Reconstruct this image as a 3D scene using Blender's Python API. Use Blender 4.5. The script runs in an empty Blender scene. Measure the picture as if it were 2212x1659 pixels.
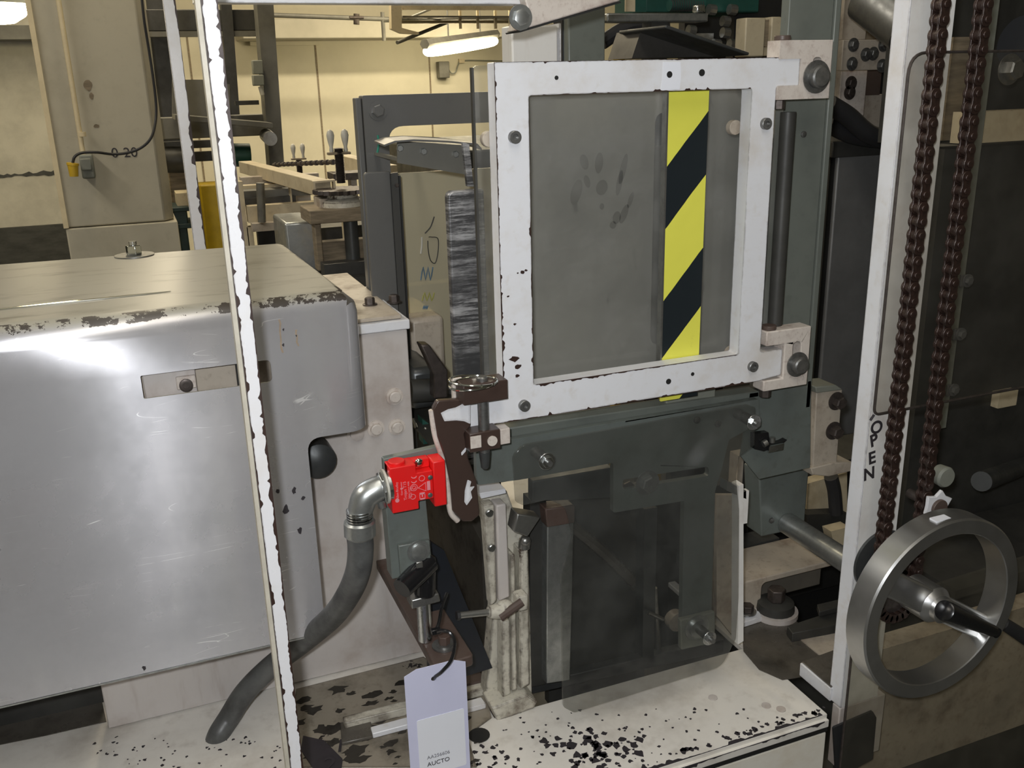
import bpy, bmesh, math, random
from mathutils import Vector, Matrix
from mathutils.geometry import tessellate_polygon
random.seed(7)
SC = bpy.context.scene
COL = SC.collection
PI = math.pi

# ------------------------------------------------------------------ camera
FPX = 2025.0
CAM = Vector((0.0, 0.0, 1.6))
RT = Vector((0.92693125, -0.37446615, -0.02394936))
UP = Vector((0.1362791, 0.2764956, 0.95130342))
FW = RT.cross(UP) * -1
UP = RT.cross(FW)
cd = bpy.data.cameras.new('camera')
cam = bpy.data.objects.new('camera', cd)
COL.objects.link(cam)
m = Matrix((RT, UP, -FW)).transposed().to_4x4()
m.translation = CAM
cam.matrix_world = m
cd.sensor_width = 36.0
cd.lens = FPX / 2212.0 * 36.0
cd.clip_start = 0.02
cd.clip_end = 60
SC.camera = cam

# ------------------------------------------------------------------ world, lights, exposure
w = bpy.data.worlds.new('world'); SC.world = w; w.use_nodes = True
w.node_tree.nodes['Background'].inputs[0].default_value = (0.6, 0.6, 0.55, 1)
w.node_tree.nodes['Background'].inputs[1].default_value = 0.05
SC.view_settings.view_transform = 'Standard'
SC.view_settings.look = 'None'
SC.view_settings.gamma = 1
SC.view_settings.use_curve_mapping = False
SC.view_settings.exposure = 0.0

def light(name, kind, loc, energy, color, size=0.1, size_y=None, rot=(0, 0, 0)):
    l = bpy.data.lights.new(name, kind)
    l.energy = energy; l.color = color
    if kind == 'AREA':
        l.size = size
        if size_y: l.shape = 'RECTANGLE'; l.size_y = size_y
    else:
        l.shadow_soft_size = size
    o = bpy.data.objects.new(name, l); COL.objects.link(o)
    o.location = loc; o.rotation_euler = rot
    return o

WARM = (1.0, 0.86, 0.62)
# the camera's own flash, just left of the lens
light('camera_flash', 'POINT', (-0.05, -0.02, 1.655), 46.0, (0.95, 0.97, 1.0), 0.018)
# fluorescent strips under the ceiling of the hall
light('ceiling_strip_light', 'AREA', (0.3, 0.0, 3.1), 16, (1.0, 0.93, 0.82), 0.4, 2.4)
light('ceiling_strip_light', 'AREA', (-1.6, 2.2, 3.1), 42, (1.0, 0.93, 0.82), 0.3, 2.4)
light('ceiling_strip_light', 'AREA', (0.2, 4.6, 3.1), 44, WARM, 0.3, 2.4)
light('ceiling_strip_light', 'AREA', (2.2, 6.6, 3.1), 110, WARM, 2.4, 0.3)
light('ceiling_strip_light', 'AREA', (-1.4, 6.6, 3.1), 34, WARM, 2.4, 0.3)
light('ceiling_strip_light', 'AREA', (4.6, 4.6, 3.1), 26, WARM, 0.3, 2.4)

# ------------------------------------------------------------------ unprojection: a sighting from the camera cut with a plane of the hall
def at(px, py, x=None, y=None, z=None):
    d = FW * FPX + RT * (px - 1106) - UP * (py - 829.5)
    if x is not None: t = (x - CAM.x) / d.x
    elif y is not None: t = (y - CAM.y) / d.y
    else: t = (z - CAM.z) / d.z
    return CAM + d * t

# ------------------------------------------------------------------ materials
MATS = {}
class NT:
    def __init__(s, name):
        s.m = bpy.data.materials.new(name); s.m.use_nodes = True
        s.t = s.m.node_tree; s.n = s.t.nodes; s.l = s.t.links
        s.b = s.n['Principled BSDF']; s.out = s.n['Material Output']
        s.tc = s.n.new('ShaderNodeTexCoord')
        s.co = s.tc.outputs['Object']
    def new(s, k): return s.n.new('ShaderNode' + k)
    def link(s, a, b): s.l.new(a, b)
    def noise(s, scale, detail=4, rough=0.6, stretch=None, rot=None, dist=0.0):
        n = s.new('TexNoise'); n.inputs['Scale'].default_value = scale
        n.inputs['Detail'].default_value = detail; n.inputs['Roughness'].default_value = rough
        n.inputs['Distortion'].default_value = dist
        src = s.co
        if stretch or rot:
            mp = s.new('Mapping'); s.link(src, mp.inputs[0])
            if stretch: mp.inputs['Scale'].default_value = stretch
            if rot: mp.inputs['Rotation'].default_value = rot
            src = mp.outputs[0]
        s.link(src, n.inputs['Vector'])
        return n.outputs['Fac']
    def math(s, op, a, b=None, c=None, clamp=False):
        n = s.new('Math'); n.operation = op; n.use_clamp = clamp
        for i, v in enumerate((a, b, c)):
            if v is None: continue
            if isinstance(v, (int, float)): n.inputs[i].default_value = v
            else: s.link(v, n.inputs[i])
        return n.outputs[0]
    def ramp(s, f, lo, hi):
        n = s.new('MapRange'); n.interpolation_type = 'SMOOTHSTEP'
        s.link(f, n.inputs[0]); n.inputs[1].default_value = lo; n.inputs[2].default_value = hi
        return n.outputs[0]
    def mix(s, f, a, b):
        n = s.new('Mix'); n.data_type = 'RGBA'
        if isinstance(f, (int, float)): n.inputs[0].default_value = f
        else: s.link(f, n.inputs[0])
        for i, v in ((6, a), (7, b)):
            if isinstance(v, tuple): n.inputs[i].default_value = (*v, 1) if len(v) == 3 else v
            else: s.link(v, n.inputs[i])
        return n.outputs[2]
    def edge(s, radius):
        bv = s.new('Bevel'); bv.samples = 4; bv.inputs[0].default_value = radius
        g = s.new('NewGeometry')
        d = s.new('VectorMath'); d.operation = 'DOT_PRODUCT'
        s.link(bv.outputs[0], d.inputs[0]); s.link(g.outputs['True Normal'], d.inputs[1])
        return s.math('SUBTRACT', 1.0, d.outputs['Value'])
    def bump(s, f, strength, dist=0.002):
        n = s.new('Bump'); n.inputs['Strength'].default_value = strength; n.inputs['Distance'].default_value = dist
        s.link(f, n.inputs['Height']); s.link(n.outputs[0], s.b.inputs['Normal'])
    def fin(s, color=None, rough=None, metal=None, spec=None):
        def put(k, v):
            if v is None: return
            if isinstance(v, tuple): s.b.inputs[k].default_value = (*v, 1)
            elif isinstance(v, (int, float)): s.b.inputs[k].default_value = v
            else: s.link(v, s.b.inputs[k])
        put('Base Color', color); put('Roughness', rough); put('Metallic', metal); put('Specular IOR Level', spec)
        return s.m

def paint(name, base, under, edge_amt=0.0, surf=0.0, dirt=(0.3, 0.25, 0.2), dirt_amt=0.3, rough=0.45, radius=0.004,
          chip_scale=70, dirt_scale=7, metal=0.0, streak=False, spec=0.5, under2=None):
    k = NT(name)
    d1 = k.ramp(k.noise(dirt_scale, 6, 0.65), 0.45, 0.75)
    d2 = k.ramp(k.noise(dirt_scale * 7, 4, 0.6, (1, 1, 0.15) if streak else None), 0.5, 0.8)
    f = k.math('MULTIPLY', k.math('MAXIMUM', d1, k.math('MULTIPLY', d2, 0.6)), dirt_amt)
    col = k.mix(f, base, dirt)
    if edge_amt or surf:
        n1 = k.noise(chip_scale, 5, 0.7)
        n2 = k.noise(chip_scale * 0.14, 2, 0.5)
        v = k.math('ADD', k.math('MULTIPLY', k.math('SUBTRACT', n1, 0.5), 1.3), k.math('MULTIPLY', k.math('SUBTRACT', n2, 0.5), 1.2))
        if edge_amt:
            e = k.edge(radius)
            e = k.math('SQRT', k.math('MULTIPLY', k.math('MAXIMUM', e, 0.0), 2.0))
            v = k.math('ADD', v, k.math('MULTIPLY', e, 1.3 * edge_amt))
        v = k.math('ADD', v, surf)
        chip = k.ramp(v, 0.49, 0.52)
        un = under
        if under2: un = k.mix(k.ramp(k.noise(30, 3), 0.4, 0.6), under, under2)
        col = k.mix(chip, col, un)
        k.bump(k.math('SUBTRACT', 1.0, chip), 0.35, 0.0006)
    r = k.math('ADD', rough - 0.08, k.math('MULTIPLY', d1, 0.25))
    MATS[name] = k.fin(col, r, metal, spec)
    return MATS[name]

def plain(name, col, rough=0.5, metal=0.0, var=0.25, scale=12, stretch=None, bump=0.0, spec=0.5, col2=None):
    k = NT(name)
    n = k.ramp(k.noise(scale, 5, 0.65, stretch), 0.3, 0.75)
    dk = col2 if col2 else tuple(c * (1 - var) for c in col)
    c = k.mix(n, col, dk)
    r = k.math('ADD', rough - 0.06, k.math('MULTIPLY', n, 0.16))
    if bump: k.bump(k.noise(scale * 8, 3), bump, 0.001)
    MATS[name] = k.fin(c, r, metal, spec)
    return MATS[name]

def emit(name, col, s):
    k = NT(name)
    k.b.inputs['Emission Color'].default_value = (*col, 1); k.b.inputs['Emission Strength'].default_value = s
    MATS[name] = k.fin(col, 0.5); return MATS[name]

def tinted(name, tint, haze, haze_amt, rough=0.08, smudge=True, gl=0.05):
    k = NT(name)
    tr = k.new('BsdfTransparent'); tr.inputs[0].default_value = (*tint, 1)
    gs = k.new('BsdfGlossy'); gs.inputs['Roughness'].default_value = rough; gs.inputs[0].default_value = (1, 1, 1, 1)
    df = k.new('BsdfDiffuse'); df.inputs[0].default_value = (*haze, 1)
    m1 = k.new('MixShader'); k.link(tr.outputs[0], m1.inputs[1]); k.link(df.outputs[0], m1.inputs[2])
    if smudge:
        f = k.math('MULTIPLY', k.math('ADD', 0.45, k.ramp(k.noise(9, 4, 0.6), 0.35, 0.7)), haze_amt)
        k.link(f, m1.inputs[0])
    else: m1.inputs[0].default_value = haze_amt
    fr = k.new('Fresnel'); fr.inputs[0].default_value = 1.35
    gm_ = k.new('NewGeometry'); ff = k.math('SUBTRACT', 1.0, gm_.outputs['Backfacing'])
    m2 = k.new('MixShader'); k.link(k.math('MULTIPLY', k.math('MULTIPLY', fr.outputs[0], ff), 0.9, clamp=True), m2.inputs[0])
    k.link(m1.outputs[0], m2.inputs[1]); k.link(gs.outputs[0], m2.inputs[2])
    k.link(m2.outputs[0], k.out.inputs[0])
    MATS[name] = k.m; return k.m

BROWN = (0.035, 0.016, 0.011)
paint('white_chip', (0.82, 0.82, 0.84), BROWN, 0.85, -0.22, (0.62, 0.55, 0.42), 0.35, 0.35, 0.004, 90)
paint('white_frame', (0.80, 0.81, 0.84), BROWN, 0.72, -0.24, (0.55, 0.47, 0.36), 0.5, 0.4, 0.005, 75)
paint('white_smooth', (0.80, 0.79, 0.76), (0.10, 0.06, 0.05), 0.15, -0.3, (0.45, 0.36, 0.30), 0.55, 0.4, 0.004, 90, streak=True)
paint('hinge_white', (0.66, 0.60, 0.54), (0.13, 0.06, 0.045), 0.3, -0.1, (0.25, 0.15, 0.12), 0.8, 0.5, 0.003, 80, 20)
paint('bed_white', (0.80, 0.77, 0.71), (0.02, 0.018, 0.022), 0.15, -0.12, (0.30, 0.25, 0.19), 0.6, 0.5, 0.006, 55, 4)
paint('bed_front', (0.86, 0.83, 0.74), (0.02, 0.018, 0.022), 0.2, -0.3, (0.55, 0.42, 0.24), 0.45, 0.4, 0.006, 55, 5)
paint('bed_grimy', (0.30, 0.265, 0.21), (0.015, 0.012, 0.012), 0.3, 0.24, (0.06, 0.05, 0.035), 1.0, 0.5, 0.006, 40, 7)
paint('oily', (0.10, 0.09, 0.075), (0.02, 0.018, 0.016), 0, 0.1, (0.03, 0.026, 0.02), 1.0, 0.35, 0.006, 30, 9)
paint('oily_dark', (0.05, 0.045, 0.038), (0.03, 0.027, 0.022), 0, -0.1, (0.015, 0.013, 0.011), 1.0, 0.75, 0.006, 30, 9, spec=0.08)
paint('side_beige', (0.60, 0.56, 0.53), (0.16, 0.09, 0.05), 0.2, -0.16, (0.30, 0.22, 0.17), 0.7, 0.5, 0.004, 50, 5, streak=True)
paint('cream_part', (0.50, 0.44, 0.36), (0.12, 0.07, 0.05), 0.3, -0.1, (0.2, 0.14, 0.1), 0.8, 0.5, 0.004, 60, 12)
plain('shaded_beige', (0.15, 0.135, 0.11), 0.6, 0, 0.35, 9)  # beige darkened to paint in the shadow of the block's bolt pocket
paint('cream_rail', (0.62, 0.53, 0.36), (0.10, 0.07, 0.05), 0.3, -0.12, (0.3, 0.22, 0.12), 0.6, 0.5, 0.006, 40, 8)
paint('casting', (0.62, 0.59, 0.50), (0.05, 0.032, 0.022), 0.75, 0.16, (0.10, 0.07, 0.045), 1.0, 0.5, 0.006, 55, 16)
paint('brown_chip', (0.058, 0.037, 0.030), (0.78, 0.76, 0.72), 0.0, -0.1, (0.03, 0.018, 0.014), 0.5, 0.38, 0.003, 42)
paint('green_gray', (0.145, 0.165, 0.152), (0.04, 0.04, 0.035), 0.1, -0.3, (0.06, 0.055, 0.045), 0.6, 0.42, 0.003, 60, 8)
paint('column_green', (0.16, 0.175, 0.155), (0.06, 0.06, 0.05), 0.1, -0.3, (0.09, 0.10, 0.09), 0.7, 0.4, 0.003, 60, 6)
paint('guard_gray', (0.12, 0.12, 0.115), (0.45, 0.45, 0.44), 0.12, -0.35, (0.09, 0.09, 0.09), 0.5, 0.38, 0.002, 80, 7)
paint('rusty', (0.10, 0.072, 0.060), (0.30, 0.27, 0.24), 0.25, -0.05, (0.07, 0.035, 0.025), 0.8, 0.5, 0.003, 40, 15)
plain('bare_brown', (0.045, 0.022, 0.016), 0.5, 0, 0.4, 40)
plain('rust_stain', (0.42, 0.33, 0.24), 0.5, 0.2, 0.3, 60)
plain('corner_cream', (0.60, 0.56, 0.46), 0.5, 0, 0.25, 20)
plain('galvanised', (0.52, 0.54, 0.53), 0.35, 0.85, 0.4, 35)
plain('zinc', (0.70, 0.72, 0.72), 0.22, 1.0, 0.25, 30)
plain('steel', (0.42, 0.42, 0.40), 0.38, 0.9, 0.4, 25)
plain('bolt_steel', (0.28, 0.28, 0.27), 0.42, 0.8, 0.5, 60)
plain('dark_bolt', (0.12, 0.10, 0.09), 0.45, 0.6, 0.5, 60)
plain('chrome', (0.75, 0.77, 0.72), 0.1, 1.0, 0.1)
plain('black_plastic', (0.012, 0.012, 0.013), 0.22, 0, 0.2)
plain('black_rubber', (0.03, 0.03, 0.032), 0.5, 0, 0.3)
plain('hose', (0.115, 0.118, 0.115), 0.42, 0, 0.5, 22, bump=0.2, col2=(0.05, 0.05, 0.05))
plain('red_plastic', (0.80, 0.012, 0.012), 0.42, 0, 0.08, 20)
plain('red_ink', (0.85, 0.30, 0.34), 0.6)
plain('marker', (0.035, 0.03, 0.035), 0.6)
plain('print_gray', (0.25, 0.25, 0.28), 0.7)
plain('chain', (0.055, 0.031, 0.024), 0.36, 0.35, 0.6, 90, bump=0.4, spec=0.8)
plain('tag', (0.66, 0.67, 0.86), 0.6, 0, 0.03)
plain('sticker', (0.85, 0.87, 0.93), 0.5, 0, 0.02)
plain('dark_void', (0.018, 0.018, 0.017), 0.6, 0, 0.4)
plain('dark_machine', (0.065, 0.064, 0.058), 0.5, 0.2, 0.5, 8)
plain('dark_steel', (0.10, 0.105, 0.105), 0.4, 0.5, 0.4, 14)
plain('slate_panel', (0.21, 0.21, 0.205), 0.45, 0.2, 0.3, 6)
plain('cream_wall', (0.68, 0.635, 0.49), 0.7, 0, 0.1, 2.5)
plain('gray_wall', (0.62, 0.59, 0.49), 0.7, 0, 0.25, 5)
plain('ceiling_paint', (0.50, 0.47, 0.38), 0.8, 0, 0.15, 3)
plain('floor_paint', (0.10, 0.10, 0.09), 0.5, 0, 0.4, 3)
plain('dark_band', (0.07, 0.07, 0.06), 0.6, 0, 0.5, 7, (1, 1, 3))
paint('concrete', (0.50, 0.46, 0.35), (0.2, 0.13, 0.08), 0.12, -0.38, (0.30, 0.27, 0.20), 0.5, 0.65, 0.01, 18, 3.5)
plain('corner_paint', (0.78, 0.66, 0.42), 0.6, 0, 0.15)
plain('gray_steel_paint', (0.17, 0.165, 0.14), 0.5, 0.1, 0.35, 6)
plain('yellow_paint', (0.62, 0.42, 0.012), 0.45, 0, 0.3, 9)
plain('yellow_plug', (0.70, 0.45, 0.03), 0.5, 0, 0.2)
plain('box_gray', (0.24, 0.25, 0.21), 0.6, 0, 0.2)
plain('green_machine', (0.02, 0.09, 0.07), 0.45, 0, 0.4, 10)
plain('teal_dark', (0.012, 0.035, 0.035), 0.5, 0, 0.4)
plain('handle_white', (0.62, 0.60, 0.52), 0.4, 0, 0.2)
plain('blue_black', (0.012, 0.015, 0.021), 0.45, 0, 0.3)
plain('wood', (0.30, 0.24, 0.16), 0.7, 0, 0.5, 9, (1, 1, 8))
plain('hood_metal', (0.10, 0.095, 0.088), 0.45, 0.5, 0.5, 6)
emit('lamp_glow', (1.0, 0.86, 0.55), 30.0)
tinted('smoke_pane', (0.94, 0.93, 0.91), (0.14, 0.135, 0.12), 0.08)
tinted('smoke_pane_low', (0.93, 0.92, 0.88), (0.20, 0.185, 0.15), 0.12)
tinted('gray_pane', (0.84, 0.84, 0.83), (0.17, 0.175, 0.165), 0.15, 0.1)
tinted('clear_pane', (0.90, 0.90, 0.88), (0.36, 0.36, 0.34), 0.20, 0.1)
tinted('yellowed_pane', (0.75, 0.70, 0.50), (0.62, 0.58, 0.44), 0.55, 0.2, smudge=False)

# brushed aluminium, dusty on what faces up, grime where the sheet was bent
k = NT('aluminium')
g = k.new('NewGeometry'); sx = k.new('SeparateXYZ'); k.link(g.outputs['Normal'], sx.inputs[0])
sm = k.ramp(k.noise(3.5, 6, 0.6), 0.3, 0.75)
st = k.ramp(k.noise(10, 4, 0.6, (1, 1, 0.12)), 0.45, 0.75)
alu = k.mix(k.math('MULTIPLY', sm, 0.8), (0.64, 0.64, 0.67), (0.40, 0.385, 0.395))
alu = k.mix(k.math('MULTIPLY', st, 0.25), alu, (0.72, 0.72, 0.70))
scr = None
for sc_, rt, th in ((3.0, 0.5, 0.0012), (5.0, -0.35, 0.0010), (9.0, 1.3, 0.0010)):
    nn = k.noise(sc_, 1.5, 0.4, (0.35, 1, 3.0), (0, rt, 0))
    li = k.math('LESS_THAN', k.math('ABSOLUTE', k.math('SUBTRACT', nn, 0.5)), th)
    li = k.math('MULTIPLY', li, k.ramp(k.noise(14, 2), 0.56, 0.64))
    scr = li if scr is None else k.math('MAXIMUM', scr, li)
alu = k.mix(scr, alu, (0.95, 0.95, 0.95))
dust = k.ramp(sx.outputs[2], 0.45, 0.93)
band = k.math('MULTIPLY', k.ramp(sx.outputs[2], 0.25, 0.7), k.math('SUBTRACT', 1.0, k.ramp(sx.outputs[2], 0.94, 0.9999)))
grime = k.math('MULTIPLY', k.math('GREATER_THAN', k.math('MULTIPLY', band, k.noise(28, 6, 0.75)), 0.50), 0.9)
dcol = k.mix(k.ramp(k.noise(9, 5, 0.6, (1, 3, 1)), 0.5, 0.75), (0.40, 0.38, 0.31), (0.24, 0.22, 0.17))
c_ = k.mix(dust, alu, dcol)
c_ = k.mix(grime, c_, (0.035, 0.025, 0.02))
k.fin(c_, k.math('ADD', 0.20, k.math('MULTIPLY', k.math('MAXIMUM', dust, sm), 0.16)), k.math('MULTIPLY', k.math('SUBTRACT', 1.0, k.math('MAXIMUM', dust, grime)), 0.55))
k.b.inputs['Anisotropic'].default_value = 0.92; k.b.inputs['Anisotropic Rotation'].default_value = 0.25
tg = k.new('Tangent'); tg.direction_type = 'UV_MAP'; tg.uv_map = 'UVMap'; k.link(tg.outputs[0], k.b.inputs['Tangent'])
k.bump(k.noise(2.2, 2), 0.25, 0.004)
MATS['aluminium'] = k.m

# worn slide: horizontal rub marks
k = NT('rubbed_steel')
r1 = k.math('MULTIPLY', k.ramp(k.noise(5, 8, 0.8, (1.2, 1.2, 14)), 0.44, 0.6), k.ramp(k.noise(9, 4, .6), .38, .6))
c_ = k.mix(r1, (0.085, 0.085, 0.088), (0.60, 0.60, 0.61))
k.fin(c_, 0.42, 0.5); MATS['rubbed_steel'] = k.m

# machined handwheel
k = NT('wheel_metal')
c_ = k.mix(k.ramp(k.noise(6, 4), 0.3, 0.7), (0.66, 0.66, 0.65), (0.46, 0.46, 0.45))
k.fin(c_, 0.32, 0.94); MATS['wheel_metal'] = k.m

# grey sheet with smudges and hand marks
k = NT('smudged_sheet')
n1 = k.ramp(k.noise(3.0, 4, 0.55), 0.35, 0.7)
n2 = k.ramp(k.noise(24, 3, 0.5, (1.0, 1, 0.45), (0, 0.35, 0)), 0.62, 0.68)
c_ = k.mix(n1, (0.40, 0.395, 0.375), (0.25, 0.25, 0.245))
c_ = k.mix(k.math('MULTIPLY', n2, k.math('MULTIPLY', k.ramp(k.noise(5, 2), 0.45, 0.55), 0.7)), c_, (0.15, 0.15, 0.145))
k.fin(c_, 0.5, 0.15); MATS['smudged_sheet'] = k.m

def M_(n): return MATS[n]

# ------------------------------------------------------------------ mesh helpers
def box(bm, x0, x1, y0, y1, z0, z1, mtx=None):
    vs = [bm.verts.new((x, y, z)) for x in (x0, x1) for y in (y0, y1) for z in (z0, z1)]
    for f in ((0, 1, 3, 2), (4, 6, 7, 5), (0, 4, 5, 1), (2, 3, 7, 6), (0, 2, 6, 4), (1, 5, 7, 3)):
        bm.faces.new([vs[i] for i in f])
    if mtx: bmesh.ops.transform(bm, matrix=mtx, verts=vs)
    return vs
def B(*a, **k):
    bm = bmesh.new(); box(bm, *a, **k); return bm
def fbox(bm, p0, p1, y, d):
    a = at(*p0, y=y); b = at(*p1, y=y)
    return box(bm, min(a.x, b.x), max(a.x, b.x), y, y + d, min(a.z, b.z), max(a.z, b.z))
def FB(p0, p1, y, d):
    bm = bmesh.new(); fbox(bm, p0, p1, y, d); return bm
def roundpoly(pts, radii, seg=6):
    """2-D polygon with rounded corners; pts are (u,v)"""
    if isinstance(radii, (int, float)): radii = [radii] * len(pts)
    out = []; n = len(pts)
    for i in range(n):
        p = Vector(pts[i]); r = radii[i]
        if r <= 0: out.append(tuple(p)); continue
        a = Vector(pts[i - 1]) - p; b = Vector(pts[(i + 1) % n]) - p
        la, lb = a.length, b.length
        if la < 1e-7 or lb < 1e-7: out.append(tuple(p)); continue
        a.normalize(); b.normalize()
        c = max(-0.9999, min(0.9999, a.dot(b))); half = math.acos(c) / 2
        t = min(r / math.tan(half), la * 0.49, lb * 0.49)
        p0 = p + a * t; p1 = p + b * t
        for j in range(seg + 1):
            s = j / seg
            out.append(tuple((1 - s) ** 2 * p0 + 2 * s * (1 - s) * p + s * s * p1))
    return out
def prism(bm, outer, holes, f0, f1):
    """outer/holes 2-D loops; f0,f1 map (u,v)->3-D for the two caps"""
    loops = [outer] + list(holes)
    tris = tessellate_polygon([[Vector((p[0], p[1], 0)) for p in l] for l in loops])
    flat = [p for l in loops for p in l]
    A = [bm.verts.new(f0(*p)) for p in flat]; C = [bm.verts.new(f1(*p)) for p in flat]
    def mk(v):
        try: bm.faces.new(v)
        except ValueError: pass
    if not holes:
        mk(A); mk(list(reversed(C)))
    else:
        for t in tris: mk([A[i] for i in t]); mk([C[i] for i in reversed(t)])
    s = 0
    for l in loops:
        n = len(l)
        for i in range(n):
            j = (i + 1) % n
            mk([A[s + i], A[s + j], C[s + j], C[s + i]])
        s += n
def yprism(bm, outer, y, d, holes=()):
    prism(bm, outer, holes, lambda u, v: (u, y, v), lambda u, v: (u, y + d, v))
def zprism(bm, outer, z, h, holes=()):
    prism(bm, outer, holes, lambda u, v: (u, v, z), lambda u, v: (u, v, z + h))
def xprism(bm, outer, x, d, holes=()):
    prism(bm, outer, holes, lambda u, v: (x, u, v), lambda u, v: (x + d, u, v))
def pxy(pts, y):  # pixels -> (x,z) on plane y
    return [(at(*p, y=y).x, at(*p, y=y).z) for p in pts]
def pxz(pts, z):
    return [(at(*p, z=z).x, at(*p, z=z).y) for p in pts]
def YP(pts, y, d, radii=0, holes=(), seg=6):
    bm = bmesh.new()
    o = roundpoly(pxy(pts, y), radii, seg)
    yprism(bm, o, y, d, holes); return bm
def circ(cx, cy, r, n=16): return [(cx + r * math.cos(2 * PI * i / n), cy + r * math.sin(2 * PI * i / n)) for i in range(n)]
def basis(ax):
    ax = Vector(ax).normalized()
    t = Vector((0, 0, 1)) if abs(ax.z) < 0.9 else Vector((1, 0, 0))
    a = ax.cross(t).normalized(); return ax, a, ax.cross(a)
def cyl(bm, p0, p1, r0, r1=None, seg=20, caps=True, phase=0.0):
    r1 = r0 if r1 is None else r1
    p0 = Vector(p0); p1 = Vector(p1)
    ax, a, b = basis(p1 - p0)
    R0 = [bm.verts.new(p0 + (a * math.cos(phase + 2 * PI * i / seg) + b * math.sin(phase + 2 * PI * i / seg)) * r0) for i in range(seg)]
    R1 = [bm.verts.new(p1 + (a * math.cos(phase + 2 * PI * i / seg) + b * math.sin(phase + 2 * PI * i / seg)) * r1) for i in range(seg)]
    for i in range(seg):
        j = (i + 1) % seg; bm.faces.new((R0[i], R0[j], R1[j], R1[i]))
    if caps: bm.faces.new(R0[::-1]); bm.faces.new(R1)
def lathe(bm, org, axis, prof, seg=32, close=False):
    org = Vector(org); ax, a, b = basis(axis); rows = []
    for h, r in prof:
        rows.append([bm.verts.new(org + ax * h + (a * math.cos(2 * PI * i / seg) + b * math.sin(2 * PI * i / seg)) * max(r, 1e-5)) for i in range(seg)])
    n = len(rows)
    for q in range(n if close else n - 1):
        A, C = rows[q], rows[(q + 1) % n]
        for i in range(seg):
            j = (i + 1) % seg; bm.faces.new((A[i], A[j], C[j], C[i]))
    if not close: bm.faces.new(rows[0][::-1]); bm.faces.new(rows[-1])
def smooth_path(pts, n=8):
    P = [Vector(p) for p in pts]; P = [P[0] * 2 - P[1]] + P + [P[-1] * 2 - P[-2]]; out = []
    for i in range(1, len(P) - 2):
        for j in range(n):
            t = j / n
            out.append(0.5 * ((2 * P[i]) + (-P[i - 1] + P[i + 1]) * t + (2 * P[i - 1] - 5 * P[i] + 4 * P[i + 1] - P[i + 2]) * t * t + (-P[i - 1] + 3 * P[i] - 3 * P[i + 1] + P[i + 2]) * t ** 3))
    out.append(P[-2]); return out
def tube(bm, pts, r, seg=14, n=8, smooth=True, closed=False):
    P = smooth_path(pts, n) if smooth else [Vector(p) for p in pts]
    rows = []; prev = None
    for i, p in enumerate(P):
        if closed: d = P[(i + 1) % len(P)] - P[i - 1]
        else: d = (P[min(i + 1, len(P) - 1)] - P[max(i - 1, 0)])
        d.normalize()
        if prev is None: _, a, b = basis(d)
        else:
            a = prev - d * prev.dot(d); a.normalize(); b = d.cross(a)
        prev = a
        rr = r(i / (len(P) - 1)) if callable(r) else r
        rows.append([bm.verts.new(p + (a * math.cos(2 * PI * k / seg) + b * math.sin(2 * PI * k / seg)) * rr) for k in range(seg)])
    m_ = len(rows)
    for q in range(m_ if closed else m_ - 1):
        A, C = rows[q], rows[(q + 1) % m_]
        for k in range(seg):
            j = (k + 1) % seg; bm.faces.new((A[k], A[j], C[j], C[k]))
    if not closed: bm.faces.new(rows[0][::-1]); bm.faces.new(rows[-1])
def sphere(bm, c, r, scale=(1, 1, 1), seg=16):
    ret = bmesh.ops.create_uvsphere(bm, u_segments=seg, v_segments=seg // 2, radius=r)
    for v in ret['verts']: v.co = Vector((v.co.x * scale[0], v.co.y * scale[1], v.co.z * scale[2])) + Vector(c)

# ------------------------------------------------------------------ object helpers
def root_loc(o):
    while o.parent: o = o.parent
    return o.location.copy()
def obj(name, bm, mat, parent=None, bev=0.0, bseg=2, angle=35, smooth=True, loc=None):
    bmesh.ops.recalc_face_normals(bm, faces=bm.faces)
    off = root_loc(parent) if parent else (Vector(loc) if loc is not None else None)
    if off is None:
        xs = [v.co for v in bm.verts]
        off = Vector(((min(v.x for v in xs) + max(v.x for v in xs)) / 2, (min(v.y for v in xs) + max(v.y for v in xs)) / 2, min(v.z for v in xs)))
    bmesh.ops.translate(bm, verts=bm.verts, vec=-off)
    me = bpy.data.meshes.new(name); bm.to_mesh(me); bm.free()
    me.materials.append(M_(mat) if isinstance(mat, str) else mat)
    o = bpy.data.objects.new(name, me); COL.objects.link(o)
    if parent: o.parent = parent
    else: o.location = off
    if smooth:
        for p in me.polygons: p.use_smooth = True
        me.set_sharp_from_angle(angle=math.radians(angle))
    if bev > 0:
        md = o.modifiers.new('bevel', 'BEVEL'); md.width = bev; md.segments = bseg
        md.limit_method = 'ANGLE'; md.angle_limit = math.radians(40); md.harden_normals = False
    return o
def tag(o, label, cat=None, group=None, kind=None):
    if label: o['label'] = label
    if cat: o['category'] = cat
    if group: o['group'] = group
    if kind: o['kind'] = kind
    return o
def thing(name, label, cat, loc, group=None):
    o = bpy.data.objects.new(name, None); COL.objects.link(o); o.location = Vector(loc); o.empty_display_size = 0.02
    return tag(o, label, cat, group)
def solo(name, bm, mat, label, cat, group=None, **k): return tag(obj(name, bm, mat, None, **k), label, cat, group)
def struct(name, bm, mat, **k): return tag(obj(name, bm, mat, None, **k), None, None, None, 'structure')
def copy_part(o, parent, delta):
    c = o.copy(); COL.objects.link(c); c.parent = parent; c.location = o.location + Vector(delta)
    for ch in list(o.children):
        d = ch.copy(); COL.objects.link(d); d.parent = c
    return c
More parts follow.
